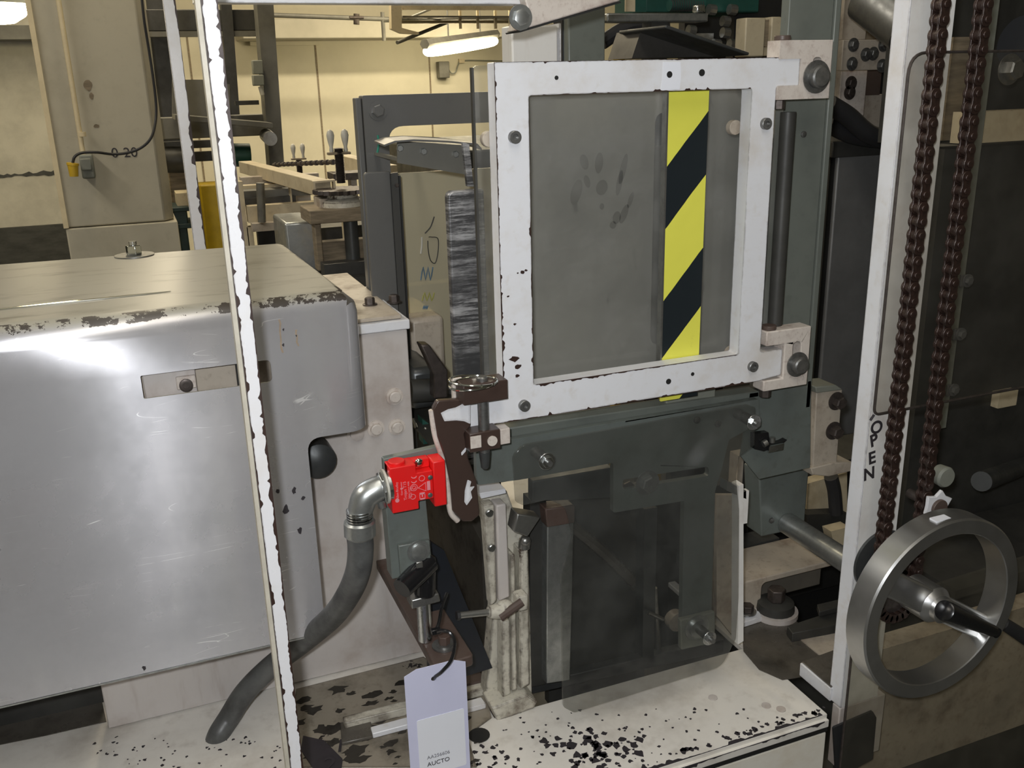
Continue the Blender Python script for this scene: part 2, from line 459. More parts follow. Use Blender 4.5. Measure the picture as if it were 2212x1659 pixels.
def cut(o, cutters):
    """boolean difference, applied; the cutters leave the scene"""
    for cb in cutters:
        bmesh.ops.recalc_face_normals(cb, faces=cb.faces)
        bmesh.ops.translate(cb, verts=cb.verts, vec=-o.location)
        me = bpy.data.meshes.new('cutter'); cb.to_mesh(me); cb.free()
        c = bpy.data.objects.new('cutter', me); COL.objects.link(c); c.location = o.location
        md = o.modifiers.new('cut', 'BOOLEAN'); md.object = c; md.operation = 'DIFFERENCE'; md.solver = 'EXACT'
        dg = bpy.context.evaluated_depsgraph_get()
        new = bpy.data.meshes.new_from_object(o.evaluated_get(dg))
        o.modifiers.clear(); o.data = new
        bpy.data.objects.remove(c)
def jag_strip(bm, p0, p1, inward, normal, base, amp, step=.0035, dens=.5, profile=None):
    """ragged bare strip along an edge p0-p1 where the paint has flaked off"""
    p0 = Vector(p0); p1 = Vector(p1); inward = Vector(inward); nrm = Vector(normal)
    L = (p1 - p0).length; n = max(4, int(L / step)); d = (p1 - p0) / n
    wv = []; cur = 0.0
    for i in range(n + 1):
        if random.random() < dens * .25: cur = random.uniform(.2, 1) ** 1.6
        elif random.random() < .35: cur *= .3
        k_ = profile(i / n) if profile else 1.0
        wv.append(base * random.uniform(.5, 1.3) + amp * cur * k_ * random.uniform(.7, 1.1))
    lo = [p0 + d * i + nrm * .00035 for i in range(n + 1)]
    hi = [lo[i] + inward * wv[i] + d * random.uniform(-.3, .3) for i in range(n + 1)]
    A = [bm.verts.new(q) for q in lo]; C = [bm.verts.new(q) for q in hi]
    A2 = [bm.verts.new(q - nrm * .0006) for q in lo]; C2 = [bm.verts.new(q - nrm * .0006) for q in hi]
    for i in range(n):
        bm.faces.new((A[i], A[i + 1], C[i + 1], C[i])); bm.faces.new((C[i], C[i + 1], C2[i + 1], C2[i])); bm.faces.new((A2[i], A2[i + 1], A[i + 1], A[i]))
def bolt(parent, c, r=0.008, h=0.006, axis=(0, -1, 0), mat='bolt_steel', name='bolt', washer=True, hexa=True, socket=False):
    bm = bmesh.new(); c = Vector(c); ax = Vector(axis).normalized(); base = c
    if washer:
        cyl(bm, base, base + ax * 0.002, r * 1.45, seg=24); base = base + ax * 0.002
    if socket:
        lathe(bm, base, ax, [(0, r), (h * 0.9, r), (h, r * 0.9), (h, r * 0.5), (h * 0.4, r * 0.5)], 20)
    else:
        cyl(bm, base, base + ax * h * 0.85, r, seg=6 if hexa else 20, phase=0.3)
        cyl(bm, base + ax * h * 0.85, base + ax * h, r * 0.97, r * 0.8, seg=6 if hexa else 20, phase=0.3)
    return obj(name, bm, mat, parent, angle=30)
def text(name, s, mat, parent, loc, size, rot=(PI / 2, 0, 0), extrude=0.0002, align='CENTER', bold=0.0):
    c = bpy.data.curves.new(name, 'FONT'); c.body = s; c.size = size; c.extrude = extrude; c.offset = bold
    c.align_x = align; c.align_y = 'CENTER'; c.materials.append(M_(mat))
    tmp = bpy.data.objects.new(name, c); COL.objects.link(tmp)
    me = bpy.data.meshes.new_from_object(tmp.evaluated_get(bpy.context.evaluated_depsgraph_get()))
    bpy.data.objects.remove(tmp); bpy.data.curves.remove(c)
    o = bpy.data.objects.new(name, me); COL.objects.link(o)
    o.parent = parent; o.location = Vector(loc) - (root_loc(parent) if parent else Vector((0, 0, 0)))
    o.rotation_euler = rot; return o

# ================================================================== THE HALL
XL, XR, YF_, YB, ZC = -5.0, 7.0, -4.0, 9.0, 3.2
struct('floor', B(XL, XR, YF_, YB, -0.1, 0), 'floor_paint')
struct('ceiling', B(XL, XR, YF_, YB, ZC, ZC + 0.1), 'ceiling_paint')
struct('wall_back', B(XL, XR, YB, YB + 0.1, 0, ZC), 'cream_wall')
struct('wall_left', B(XL - 0.1, XL, YF_, YB, 0, ZC), 'gray_wall')
struct('wall_right', B(XR, XR + 0.1, YF_, YB, 0, ZC), 'gray_wall')
struct('wall_front', B(XL, XR, YF_ - 0.1, YF_, 0, ZC), 'gray_wall')
# partition on the left, behind the column, with a dark dado
YPn = 6.4
a = at(0, 80, y=YPn); b = at(150, 490, y=YPn)
struct('wall_partition', B(-3.2, at(330, 300, y=YPn).x, YPn, YPn + 0.12, 0, ZC), 'gray_wall')
struct('trim_1', B(-3.2, at(200, 500, y=YPn).x, YPn - 0.03, YPn - 0.001, 0, at(60, 488, y=YPn).z), 'dark_band')
struct('trim_2', FB((-200, 55), (140, 84), YPn - 0.26, 0.25), 'gray_steel_paint')
bm = bmesh.new()
zc = at(50, 378, y=YPn).z
pts = []
for i in range(24):
    pts.append((at(-40 + i * 8, 378, y=YPn).x, zc + random.uniform(0.004, 0.022)))
low = [(p[0], zc - random.uniform(0.0, 0.016)) for p in pts]
yprism(bm, pts + low[::-1], YPn - 0.004, 0.003)
struct('trim_3', bm, 'dark_band')
# soffit beam and joints of the back wall
struct('trim_4', FB((520, 40), (1110, 80), YB - 0.5, 0.48), 'ceiling_paint', bev=0.01)
struct('trim_5', FB((540, 90), (690, 97), YB - 0.05, 0.045), 'cream_wall')
for i, (x0, y0, x1, y1) in enumerate(((679, 97, 684, 380), (924, 97, 926, 210), (402, 80, 405, 420))):
    sx_ = at(x0, y0, y=YB); struct('trim_%d' % (6 + i), B(sx_.x, sx_.x + .014, YB - .006, YB - .001, .01, sx_.z), 'wood')

# ---- concrete column with conduit, socket and stencil
yc = 4.0
x0 = at(62, 0, y=yc).x; x1 = at(292, 0, y=yc).x
pil = thing('concrete_pillar', 'square cream painted concrete pillar stencilled 0 20, behind the aluminium cover', 'pillar', ((x0 + x1) / 2, yc, 0))
zb = at(220, 487, y=yc).z
bm = bmesh.new()
zprism(bm, [(x0, yc), (x1, yc), (x1 + 0.035, yc + 0.05), (x1 + 0.035, yc + 0.34), (x0, yc + 0.34)], zb, ZC - zb - 0.002)
shaft_ = obj('shaft', bm, 'concrete', pil, bev=0.006)
obj('plinth', B(x0 - 0.006, x1 + 0.045, yc - 0.008, yc + 0.35, 0, zb - 0.003), 'concrete', pil, bev=0.005)
obj('corner_guard', B(x0 - 0.012, x0 + 0.006, yc - 0.012, yc + 0.04, zb, ZC - 0.01), 'corner_paint', pil)
# grime blotches and patches with a shape of their own
bm = bmesh.new()
for (px, py, rx, rz) in ((190, 184, .014, .019), (197, 207, .008, .012), (208, 272, .010, .007)):
    c = at(px, py, y=yc)
    o_ = [(c.x + rx * math.cos(t) * random.uniform(.8, 1.2), c.z + rz * math.sin(t) * random.uniform(.8, 1.2)) for t in [i * PI / 6 for i in range(12)]]
    yprism(bm, o_, yc - 0.0015, 0.001)
tag(obj('stain', bm, 'wood', shaft_), 'brown stain on the pillar')
text('stencil_number', '0', 'marker', shaft_, at(248, 331, y=yc) + Vector((0, -0.002, 0)), 0.052, (PI / 2, 0.0, 0))
text('stencil_number', '20', 'marker', shaft_, at(282, 330, y=yc) + Vector((0, -0.002, 0)), 0.052, (PI / 2, 0.0, 0))

cb = at(187, 360, y=yc - 0.05)
jb = thing('socket_box', 'small grey socket box with conduit on the concrete pillar', 'electrical box', (cb.x, yc - 0.03, cb.z - 0.05))
jh = obj('housing', FB((170, 335), (207, 385), yc - 0.075, 0.073), 'box_gray', jb, bev=0.006)
obj('flap', FB((171, 343), (200, 368), yc - 0.088, 0.014), 'box_gray', jh, bev=0.005)
bm = bmesh.new(); p = at(180, 336, y=yc - 0.04); cyl(bm, p, (p.x, p.y, ZC - 0.02), 0.009)
cyl(bm, at(177, 290, y=yc - .04) - Vector((0, 0, .008)), at(177, 290, y=yc - .04) + Vector((0, 0, .008)), 0.014)
obj('conduit', bm, 'corner_paint', jb)
pc = thing('power_cable', 'black cable with a yellow plug looping to the socket box', 'cable', at(160, 380, y=yc - 0.12))
bm = bmesh.new()
cyl(bm, at(157, 356, y=yc - 0.12), at(160, 381, y=yc - 0.12), 0.019, 0.015)
cyl(bm, at(157, 352, y=yc - 0.12), at(157, 357, y=yc - 0.12), 0.021)
obj('plug', bm, 'yellow_plug', pc, angle=40)
bm = bmesh.new()
tube(bm, [at(px, py, y=yy) for px, py, yy in ((157, 352, 3.88), (162, 338, 3.88), (178, 330, 3.89), (208, 329, 3.9), (245, 333, 3.93), (280, 329, 3.93), (308, 317, 3.92), (327, 296, 3.92), (336, 262, 3.95), (337, 225, 3.96), (331, 170, 3.96), (322, 110, 3.96), (311, 40, 3.95), (303, -40, 3.95))], 0.005, 8)
obj('cord', bm, 'black_rubber', pc)

# ---- lamps
hb = at(-5, 10, y=5.2)
hl = thing('high_bay_lamp', 'glowing white high bay lamp at the top left corner', 'lamp', hb)
bm = bmesh.new(); lathe(bm, hb, (0, 0, 1), [(-.085, .02), (-.08, .06), (-.05, .11), (-.01, .14), (0.0, .14)], 28); obj('diffuser', bm, 'lamp_glow', hl)
bm = bmesh.new(); lathe(bm, hb, (0, 0, 1), [(0.001, .15), (.03, .14), (.12, .06), (.2, .05), (.22, .01)], 28); obj('shade', bm, 'box_gray', hl)
bm = bmesh.new(); cyl(bm, hb + Vector((0, 0, .221)), (hb.x, hb.y, ZC - .001), .01); obj('stem', bm, 'steel', hl)
fl0 = at(918, 112, y=7.2); fl1 = at(1072, 88, y=8.2)
fl = thing('ceiling_lamp', 'lit fluorescent lamp hanging in front of the cream back wall', 'lamp', (fl0 + fl1) / 2)
bm = bmesh.new(); d_ = (fl1 - fl0)
tube(bm, [fl0, fl0 + d_ * .1, fl0 + d_ * .5, fl0 + d_ * .9, fl1], lambda t: 0.015 + 0.033 * math.sin(PI * t) ** .5, 14)
obj('tube', bm, 'lamp_glow', fl)
bm = bmesh.new()
cyl(bm, fl0 + Vector((0, 0, .055)), fl1 + Vector((0, 0, .055)), 0.04, seg=6)
obj('shade', bm, 'gray_steel_paint', fl)
bm = bmesh.new()
for t in (.3, .75): cyl(bm, fl0 + d_ * t + Vector((0, 0, .08)), (fl0 + d_ * t).to_2d().to_3d() + Vector((0, 0, ZC)), 0.006, seg=6)
obj('hanger', bm, 'steel', fl)

# ---- overhead tray, pipe, wall box
tr = thing('cable_tray', 'cream overhead cable tray with bracing above the fluorescent lamp', 'tray', at(960, 60, y=6.5))
obj('tray_end', YP([(845, 10), (868, 12), (868, 60), (905, 70), (905, 74), (868, 72), (846, 62)], 6.3, 0.06), 'cream_rail', tr)
obj('rail', FB((868, 12), (1150, 22), 6.35, 0.03), 'cream_rail', tr)
obj('rail', FB((868, 44), (1120, 50), 6.6, 0.03), 'cream_rail', tr)
for px in (992, 1030, 1068, 1100): obj('upright', FB((px, 14), (px + 6, 62), 6.45, 0.02), 'cream_rail', tr)
for px in (880, 1060): obj('hanger', B(at(px, 20, y=6.36).x, at(px, 20, y=6.36).x + .01, 6.36, 6.37, at(px, 16, y=6.36).z, ZC), 'cream_rail', tr)
obj('tray_floor', B(at(880, 50, y=6.3).x, at(1110, 50, y=6.3).x + .3, 6.4, 6.9, at(900, 38, y=6.4).z, at(900, 34, y=6.4).z), 'gray_steel_paint', tr)
bm = bmesh.new(); cyl(bm, at(858, 92, y=6.4), at(975, 45, y=6.9), 0.012); obj('brace', bm, 'gray_steel_paint', tr)
bm = bmesh.new(); cyl(bm, at(930, 20, y=6.5), at(880, 40, y=6.5), 0.008); obj('brace', bm, 'gray_steel_paint', tr)
bm = bmesh.new(); cyl(bm, at(520, 30, y=8.0), at(850, 42, y=8.0), 0.018)
bx_ = at(828, 60, y=8.0); cyl(bm, bx_ + Vector((0, 0, .12)), bx_ - Vector((0, 0, .1)), 0.016)
solo('ceiling_pipe', bm, 'gray_steel_paint', 'thin grey pipe running under the ceiling soffit', 'pipe')
bm = bmesh.new(); cyl(bm, at(770, 30, y=7.99), at(770, 53, y=7.99), 0.024); cyl(bm, at(755, 38, y=7.9), at(785, 38, y=7.9), 0.012)
solo('pipe_clamp', bm, 'dark_bolt', 'small dark clamp on the grey ceiling pipe', 'clamp')
wb = thing('wall_box', 'small electrical box with looped wire on the bright back wall', 'electrical box', at(962, 168, y=YB - 0.06))
obj('housing', FB((948, 133), (972, 168), YB - 0.1, 0.09), 'gray_steel_paint', wb, bev=0.006)
bm = bmesh.new(); tube(bm, [at(px, py, y=YB - .03) for px, py in ((968, 148), (975, 158), (984, 156), (990, 140), (1000, 131), (1060, 131), (1150, 133))], 0.006, 6); obj('wire', bm, 'box_gray', wb)
obj('coupling', FB((992, 127), (1004, 136), YB - .04, .03), 'cream_rail', wb)

# ---- grey steel tower behind the left posts
ys = 4.6
st_ = thing('steel_tower', 'tall grey steel conveyor tower seen between the two white posts', 'machine frame', at(480, 400, y=ys).to_2d().to_3d())
obj('column', YP([(528, -330), (568, -330), (614, 356), (584, 370)], ys, 0.12), 'gray_steel_paint', st_)
obj('column', YP([(277, -330), (346, -330), (395, 250), (392, 500), (362, 500), (345, 250)], ys + 0.5, 0.1), 'dark_machine', st_)
obj('column', YP([(454, -330), (476, -330), (520, 275), (496, 275)], ys + 0.3, 0.08), 'dark_machine', st_)
obj('cross_beam', FB((310, 20), (560, 66), ys + 0.35, 0.1), 'dark_machine', st_, bev=.004)
obj('cross_beam', FB((300, 68), (560, 78), ys + 0.32, 0.05), 'gray_steel_paint', st_)
obj('cross_beam', FB((330, 255), (585, 292), ys + 0.1, 0.1), 'gray_steel_paint', st_, bev=.004)
obj('cross_beam', FB((330, 308), (470, 318), ys + 0.3, 0.05), 'dark_machine', st_)
obj('cross_beam', FB((330, 333), (466, 347), ys + 0.3, 0.05), 'dark_machine', st_)
obj('chute', YP([(372, 172), (440, 172), (496, 182), (498, 260), (372, 246)], ys + .05, 0.02), 'gray_steel_paint', st_)
bm = bmesh.new(); zprism(bm, [(at(372, 262, y=ys).x, ys - .25), (at(575, 290, y=ys).x, ys - .25), (at(575, 290, y=ys).x, ys), (at(372, 262, y=ys).x, ys)], at(450, 262, y=ys).z, 0.02)
bmesh.ops.rotate(bm, verts=bm.verts, cent=at(450, 262, y=ys), matrix=Matrix.Rotation(0.12, 3, 'Y')); obj('chute_floor', bm, 'gray_steel_paint', st_)
bm = bmesh.new(); cyl(bm, at(575, 292, y=ys - .1), at(584, 300, y=ys - .3), 0.03); obj('roller', bm, 'steel', st_)
obj('switch_box', FB((545, 130), (570, 160), ys - 0.06, 0.05), 'box_gray', st_, bev=.004)
obj('switch_box', FB((546, 162), (572, 185), ys - 0.07, 0.05), 'box_gray', st_, bev=.004)
bm = bmesh.new(); cyl(bm, at(562, 187, y=ys - .05), at(567, 205, y=ys - .05), 0.010); obj('sensor', bm, 'handle_white', st_)
obj('strut', FB((508, 218), (560, 226), ys + .05, .03), 'dark_machine', st_)
bm = bmesh.new(); cyl(bm, at(506, 335, y=ys + .2), at(540, 335, y=ys + .2), 0.055); obj('motor', bm, 'green_machine', st_)
bm = bmesh.new(); cyl(bm, at(352, 345, y=ys + .15), at(400, 345, y=ys + .15), 0.06); obj('motor', bm, 'dark_machine', st_)
obj('gearbox', FB((362, 362), (420, 440), ys + .2, .15), 'wood', st_, bev=.01)

yb_ = 4.3
solo('yellow_bollard', B(at(428, 398, y=yb_).x, at(492, 398, y=yb_).x, yb_, yb_ + .14, .001, at(450, 398, y=yb_).z), 'yellow_paint', 'yellow painted steel post behind the white enclosure posts', 'post', bev=.01)
for (p0, p1, lab) in (((364, 452), (408, 486), 'dark teal crate, top one beside the yellow post'), ((366, 488), (424, 640), 'dark teal bin under the small crate, behind the pillar')):
    t = thing('storage_bin', lab, 'bin', at((p0[0] + p1[0]) / 2, p1[1], y=4.5), None)
    obj('tub', FB(p0, p1, 4.5, .2), 'teal_dark', t, bev=.006)
    obj('rim', FB((p0[0] - 2, p0[1] - 2), (p1[0] + 2, p0[1] + 4), 4.49, .22), 'teal_dark', t, bev=.003)
solo('cardboard_block', FB((380, 418), (430, 452), 4.55, .15), 'cream_rail', 'pale block resting on the teal crates', 'block')

# ---- conveyor racks and rails in the middle distance
def bar_between(name, p0, p1, w_, h_, mat, parent, bev=.002):
    p0 = Vector(p0); p1 = Vector(p1); d = p1 - p0; L = d.length; ax = d.normalized()
    side = ax.cross(Vector((0, 0, 1))).normalized(); up = side.cross(ax)
    bm = bmesh.new(); mt = Matrix((ax, side, up)).transposed().to_4x4(); mt.translation = p0
    box(bm, 0, L, -w_ / 2, w_ / 2, -h_ / 2, h_ / 2, mt)
    return obj(name, bm, mat, parent, bev=bev)
rk = thing('conveyor_rack', 'cream conveyor frame with stacked rails behind the aluminium cover', 'conveyor', at(600, 540, y=3.4).to_2d().to_3d())
bar_between('side_rail', at(530, 360, y=4.0), at(698, 406, y=2.9), .05, .045, 'cream_rail', rk)
bm = bmesh.new()
o_ = pxy([(676, 392), (724, 388), (726, 410), (679, 418)], 2.88); i_ = pxy([(681, 396), (720, 392), (721, 407), (683, 414)], 2.88)
yprism(bm, o_, 2.88, .03, [i_]); obj('tube_end', bm, 'cream_rail', rk)
obj('cross_rail', FB((520, 384), (690, 394), 3.6, .05), 'cream_part', rk)
obj('cross_rail', FB((520, 402), (680, 412), 3.5, .05), 'cream_rail', rk)
obj('cross_rail', FB((522, 430), (640, 438), 3.4, .05), 'dark_machine', rk)
obj('cross_rail', FB((534, 446), (700, 470), 3.35, .05), 'cream_rail', rk)
obj('cross_rail', FB((545, 484), (640, 494), 3.3, .05), 'cream_part', rk)
obj('deck', FB((520, 414), (690, 420), 3.42, .3), 'gray_steel_paint', rk)
for p0, p1 in (((524, 392), (545, 700)), ((626, 400), (636, 480)), ((546, 490), (556, 700))): obj('leg', FB(p0, p1, 3.38, .04), 'cream_rail', rk)
bm = bmesh.new(); cyl(bm, at(566, 480, y=3.3), at(562, 395, y=3.3), .014); obj('stud', bm, 'steel', rk)
obj('backboard', FB((556, 494), (640, 620), 3.7, .05), 'dark_void', rk)
rk2 = thing('conveyor_rail', 'cream conveyor rail running behind the threaded spindle', 'conveyor', at(770, 370, y=3.6))
bar_between('side_rail', at(744, 350, y=3.9), at(845, 376, y=3.3), .05, .06, 'cream_rail', rk2)
obj('end_plate', FB((750, 376), (842, 383), 3.5, .04), 'cream_part', rk2)
q = at(800, 383, y=3.5); obj('leg', B(q.x, q.x + .04, 3.5, 3.54, .001, q.z), 'cream_part', rk2)

def spindle(cx, top, bot, y, s, lab):
    b0 = at(cx, bot, y=y); t0 = at(cx, top, y=y)
    t = thing('screw_jack', lab, 'machine part', b0, 'screw jacks with white crank handles')
    bm = bmesh.new(); n = 26; prof = []
    H = (t0 - b0).length
    for i in range(n):
        z0 = H * i / n; prof += [(z0, .016 * s), (z0 + H / n * .5, .012 * s)]
    lathe(bm, b0, (0, 0, 1), prof, 14); obj('spindle', bm, 'dark_bolt', t, angle=80)
    hz = t0.z - (.022 if s > .9 else .0) * s
    obj('crossbar', B(b0.x - .036 * s, b0.x + .036 * s, y - .012 * s, y + .012 * s, hz, hz + .008 * s), 'wood', t, bev=.002)
    for sg in (-1, 1):
        bm = bmesh.new()
        lathe(bm, (b0.x + sg * .0225 * s, y, hz + .008 * s), (0, 0, 1), [(0, .006 * s), (.006 * s, .007 * s), (.015 * s, .0055 * s), (.034 * s, .010 * s), (.05 * s, .0125 * s), (.062 * s, .010 * s), (.068 * s, .004 * s)], 16)
        obj('handle', bm, 'handle_white', t, angle=60)
    return t
s1 = spindle(737, 318, 395, 2.85, 0.95, 'large threaded jack with two white handles above the cover')
cs = at(737, 412, y=2.85)
bm = bmesh.new(); zprism(bm, [(cs.x + (.085 if i % 2 else .075) * math.cos(2 * PI * i / 44), 2.85 + (.085 if i % 2 else .075) * math.sin(2 * PI * i / 44)) for i in range(44)], cs.z - .006, .012); obj('sprocket', bm, 'dark_bolt', s1)
bm = bmesh.new(); lathe(bm, (cs.x, 2.85, cs.z), (0, 0, -1), [(0.006, .04), (.02, .045), (.03, .062), (.055, .062), (.06, .05)], 24); obj('collar', bm, 'casting', s1)
obj('mounting_plate', FB((668, 456), (795, 476), 2.78, .16), 'wood', s1, bev=.003)
obj('mounting_plate', FB((690, 430), (780, 456), 2.84, .1), 'cream_part', s1, bev=.003)
bm = bmesh.new(); p = at(756, 470, y=2.86); cyl(bm, p, p - Vector((0, 0, .17)), .022); obj('shaft', bm, 'dark_steel', s1)
s2 = spindle(649, 345, 385, 4.0, 0.85, 'small distant threaded jack with two white handles')
bm = bmesh.new(); p = at(649, 385, y=4.0); lathe(bm, p, (0, 0, -1), [(0, .06), (.015, .07), (.03, .05)], 20); obj('collar', bm, 'cream_part', s2)
obj('column', B(p.x - .03, p.x + .03, 3.97, 4.03, .001, p.z - .031), 'cream_part', s2)
bm = bmesh.new(); p0 = at(590, 356, y=4.0); p1 = at(722, 350, y=3.1)
for i in range(26):
    q = p0.lerp(p1, (i + .5) / 26); h = (p1 - p0) / 26 * .4
    cyl(bm, q - h, q + h, .009 if i % 2 else .006, seg=8)
solo('drive_chain', bm, 'dark_bolt', 'thin dark roller chain stretched between the two screw jacks', 'chain')
obj_ = thing('bearing_block', 'dirty cream bearing brackets under the large screw jack', 'machine part', at(800, 420, y=3.0))
obj('plate', FB((720, 376), (800, 386), 3.0, .1), 'dark_bolt', obj_)
obj('plate', FB((758, 386), (776, 460), 3.05, .05), 'cream_part', obj_)
obj('plate', FB((744, 476), (768, 580), 3.05, .05), 'cream_rail', obj_)
bm = bmesh.new(); cyl(bm, at(795, 437, y=2.9), at(845, 437, y=2.9), .035); obj('roller', bm, 'casting', obj_)
solo('galvanised_cabinet', FB((614, 482), (694, 640), 3.0, .25), 'galvanised', 'grey galvanised box under the cream conveyor rails', 'cabinet', bev=.008)
solo('wooden_board', FB((695, 524), (812, 562), 2.9, .05), 'wood', 'pale wooden board behind the dark spindle shaft', 'board', bev=.004)
solo('upright_plank', FB((678, 480), (702, 585), 2.88, .05), 'wood', 'brown upright plank beside the galvanised box', 'board', bev=.004)
lmf = thing('low_machine', 'dark machine base low behind the aluminium cover', 'machine frame', at(760, 600, y=2.8).to_2d().to_3d())
obj('top_rail', FB((700, 572), (850, 585), 2.8, .06), 'dark_machine', lmf)
obj('body', B(at(700, 600, y=2.75).x, at(850, 600, y=2.75).x, 2.75, 2.85, 0, at(760, 600, y=2.75).z), 'dark_machine', lmf)
solo('floor_cabinet', FB((600, 500), (850, 900), 4.2, .2), 'dark_machine', 'dark cabinet standing far behind the wooden board', 'cabinet')
# fill of the far hall behind the guards: machine bodies
hm = thing('hall_machine', 'large dark machine filling the hall behind the door guard', 'machine', (2.4, 4.6, 0))
obj('body', B(1.35, 3.2, 4.2, 5.4, 0, at(1300, 310, y=4.2).z), 'dark_machine', hm, bev=.01)
obj('body', B(3.7, 6.2, 3.6, 5.8, 0, 2.6), 'slate_panel', hm, bev=.01)

# ================================================================== THE MACHINE BED
ZB = 0.56          # top of the bed
YFR = 1.06         # plane of the front posts
corner = at(1788, 1542, z=ZB)
xr = corner.x; yf = corner.y
yb = at(1230, 1505, z=ZB).y
xs = at(1075, 1560, z=ZB).x
xe = at(1598, 1395, z=ZB).x
bed = thing('machine_bed', 'long chipped off-white machine bed with a sloping front lip across the bottom', 'machine bed', (0.2, yf, 0))
bm = bmesh.new()
outer = [(-1.2, yf), (xr, yf), (xr, 2.2), (-1.2, 2.2)]
zprism(bm, outer, ZB - .012, .012, [[(xs, yb), (xe, yb), (xe, 1.9), (xs, 1.9)]])
obj('top_plate', bm, 'bed_white', bed, bev=.002)
a = at(1411, 1659, y=yf); 
obj('lip', B(-1.2, xr - .001, yf - .006, yf + .004, ZB - .022, ZB - .008), 'bed_white', bed, bev=.001)
obj('front_panel', B(-1.2, xr - .003, yf - .004, yf + .014, 0.002, ZB - .034), 'bed_front', bed, bev=.002)
obj('gasket', B(-1.2, xr - .002, yf - .005, yf + .012, ZB - .031, ZB - .0225), 'dark_void', bed)
bm = bmesh.new(); jag_strip(bm, (-.2, yf - .006, ZB - .0081), (xr - .01, yf - .006, ZB - .0081), (0, 0, -1), (0, -1, 0), .0012, .007, .005, .7); obj('bare_edge', bm, 'marker', bed, smooth=False)
bm = bmesh.new(); jag_strip(bm, (-.2, yf + .0005, ZB), (xr - .01, yf + .0005, ZB), (0, 1, 0), (0, 0, 1), .001, .008, .005, .7); obj('bare_edge', bm, 'marker', bed, smooth=False)
obj('end_panel', B(xr - .012, xr, yf + .016, 2.2, 0.002, ZB - .013), 'bed_front', bed)
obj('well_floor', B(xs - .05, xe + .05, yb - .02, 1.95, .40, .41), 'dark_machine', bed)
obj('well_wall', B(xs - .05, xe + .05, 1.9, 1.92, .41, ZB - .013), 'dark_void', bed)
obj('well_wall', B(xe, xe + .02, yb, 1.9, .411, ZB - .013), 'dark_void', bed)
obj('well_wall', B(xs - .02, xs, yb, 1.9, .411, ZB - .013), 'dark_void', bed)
# irregular chips, thin dark spots of bare metal with real outlines
bm = bmesh.new()
def chip(bm, px, py, r, z=ZB + .0002, n=9):
    c = at(px, py, z=ZB)
    o_ = [(c.x + r * math.cos(2 * PI * i / n) * random.uniform(.45, 1.35), c.y + r * math.sin(2 * PI * i / n) * random.uniform(.45, 1.35)) for i in range(n)]
    if c.y < yf + .008: return
    zprism(bm, o_, z, .0003)
for i in range(70): 
    px = random.gauss(1300, 60); py = random.gauss(1625, 28)
    chip(bm, px, py, random.uniform(.003, .009))
for i in range(110): chip(bm, random.uniform(1080, 1700), random.uniform(1530, 1655), random.uniform(.0012, .0035))
for i in range(60): chip(bm, random.uniform(200, 640), random.uniform(1590, 1659), random.uniform(.0012, .0035))
for i in range(26): chip(bm, random.uniform(1020, 1130), random.uniform(1610, 1670), random.uniform(.002, .006))
for i in range(40):
    t = random.random(); chip(bm, 1430 + 350 * t, 1640 - 100 * t + random.uniform(-12, 0), random.uniform(.002, .006))
tag(obj('paint_chip', bm, 'marker', bed), 'bare dark chips in the off-white paint', kind='stuff')
# grimy stretch of the bed in the middle, oily plate on the right
bm = bmesh.new(); zprism(bm, pxz([(640, 1490), (915, 1420), (1050, 1500), (1062, 1552), (1010, 1590), (1030, 1659), (640, 1659), (625, 1600)], ZB), ZB + .0006, .0012)
obj('grimy_patch', bm, 'bed_grimy', bed)
bm = bmesh.new(); zprism(bm, pxz([(1600, 1335), (1700, 1322), (1790, 1416), (1738, 1436), (1742, 1462), (1690, 1470), (1640, 1448), (1606, 1408)], ZB), ZB + .0006, .0012)
obj('oily_patch', bm, 'oily', bed)
bm = bmesh.new(); c = at(1035, 1590, z=ZB); cyl(bm, c + Vector((0, 0, .001)), c + Vector((0, 0, .0028)), .018, seg=20); obj('bolt_hole', bm, 'dark_void', bed)
for (px, py) in ((1540, 1508), (1655, 1525), (1687, 1533)):
    c = at(px, py, z=ZB); bm = bmesh.new(); cyl(bm, c + Vector((0, 0, .0004)), c + Vector((0, 0, .002)), .008, seg=20); obj('plug', bm, 'side_beige', bed)
bm = bmesh.new(); zprism(bm, pxz([(-400, 1560), (0, 1535), (215, 1490), (230, 1560), (100, 1590), (0, 1610), (-400, 1660)], ZB), ZB + .0006, .001)
obj('grimy_patch', bm, 'oily', bed)

bm = bmesh.new()
for i in range(60):
    t = random.random(); px = 640 + 400 * t; py = random.uniform(1500 - 60 * t, 1655)
    c = at(px, py, z=ZB); r = random.uniform(.003, .013); n_ = 11
    if c.y > 1.50 or c.x > xs - .02: continue
    zprism(bm, [(c.x + 1.6 * r * math.cos(2 * PI * k_ / n_) * random.uniform(.4, 1.3), c.y + r * math.sin(2 * PI * k_ / n_) * random.uniform(.4, 1.3)) for k_ in range(n_)], ZB + .0019, .0002 + i * .000004)
tag(obj('grease_blotch', bm, 'oily_dark', bed, smooth=False), 'black greasy blotches', kind='stuff')
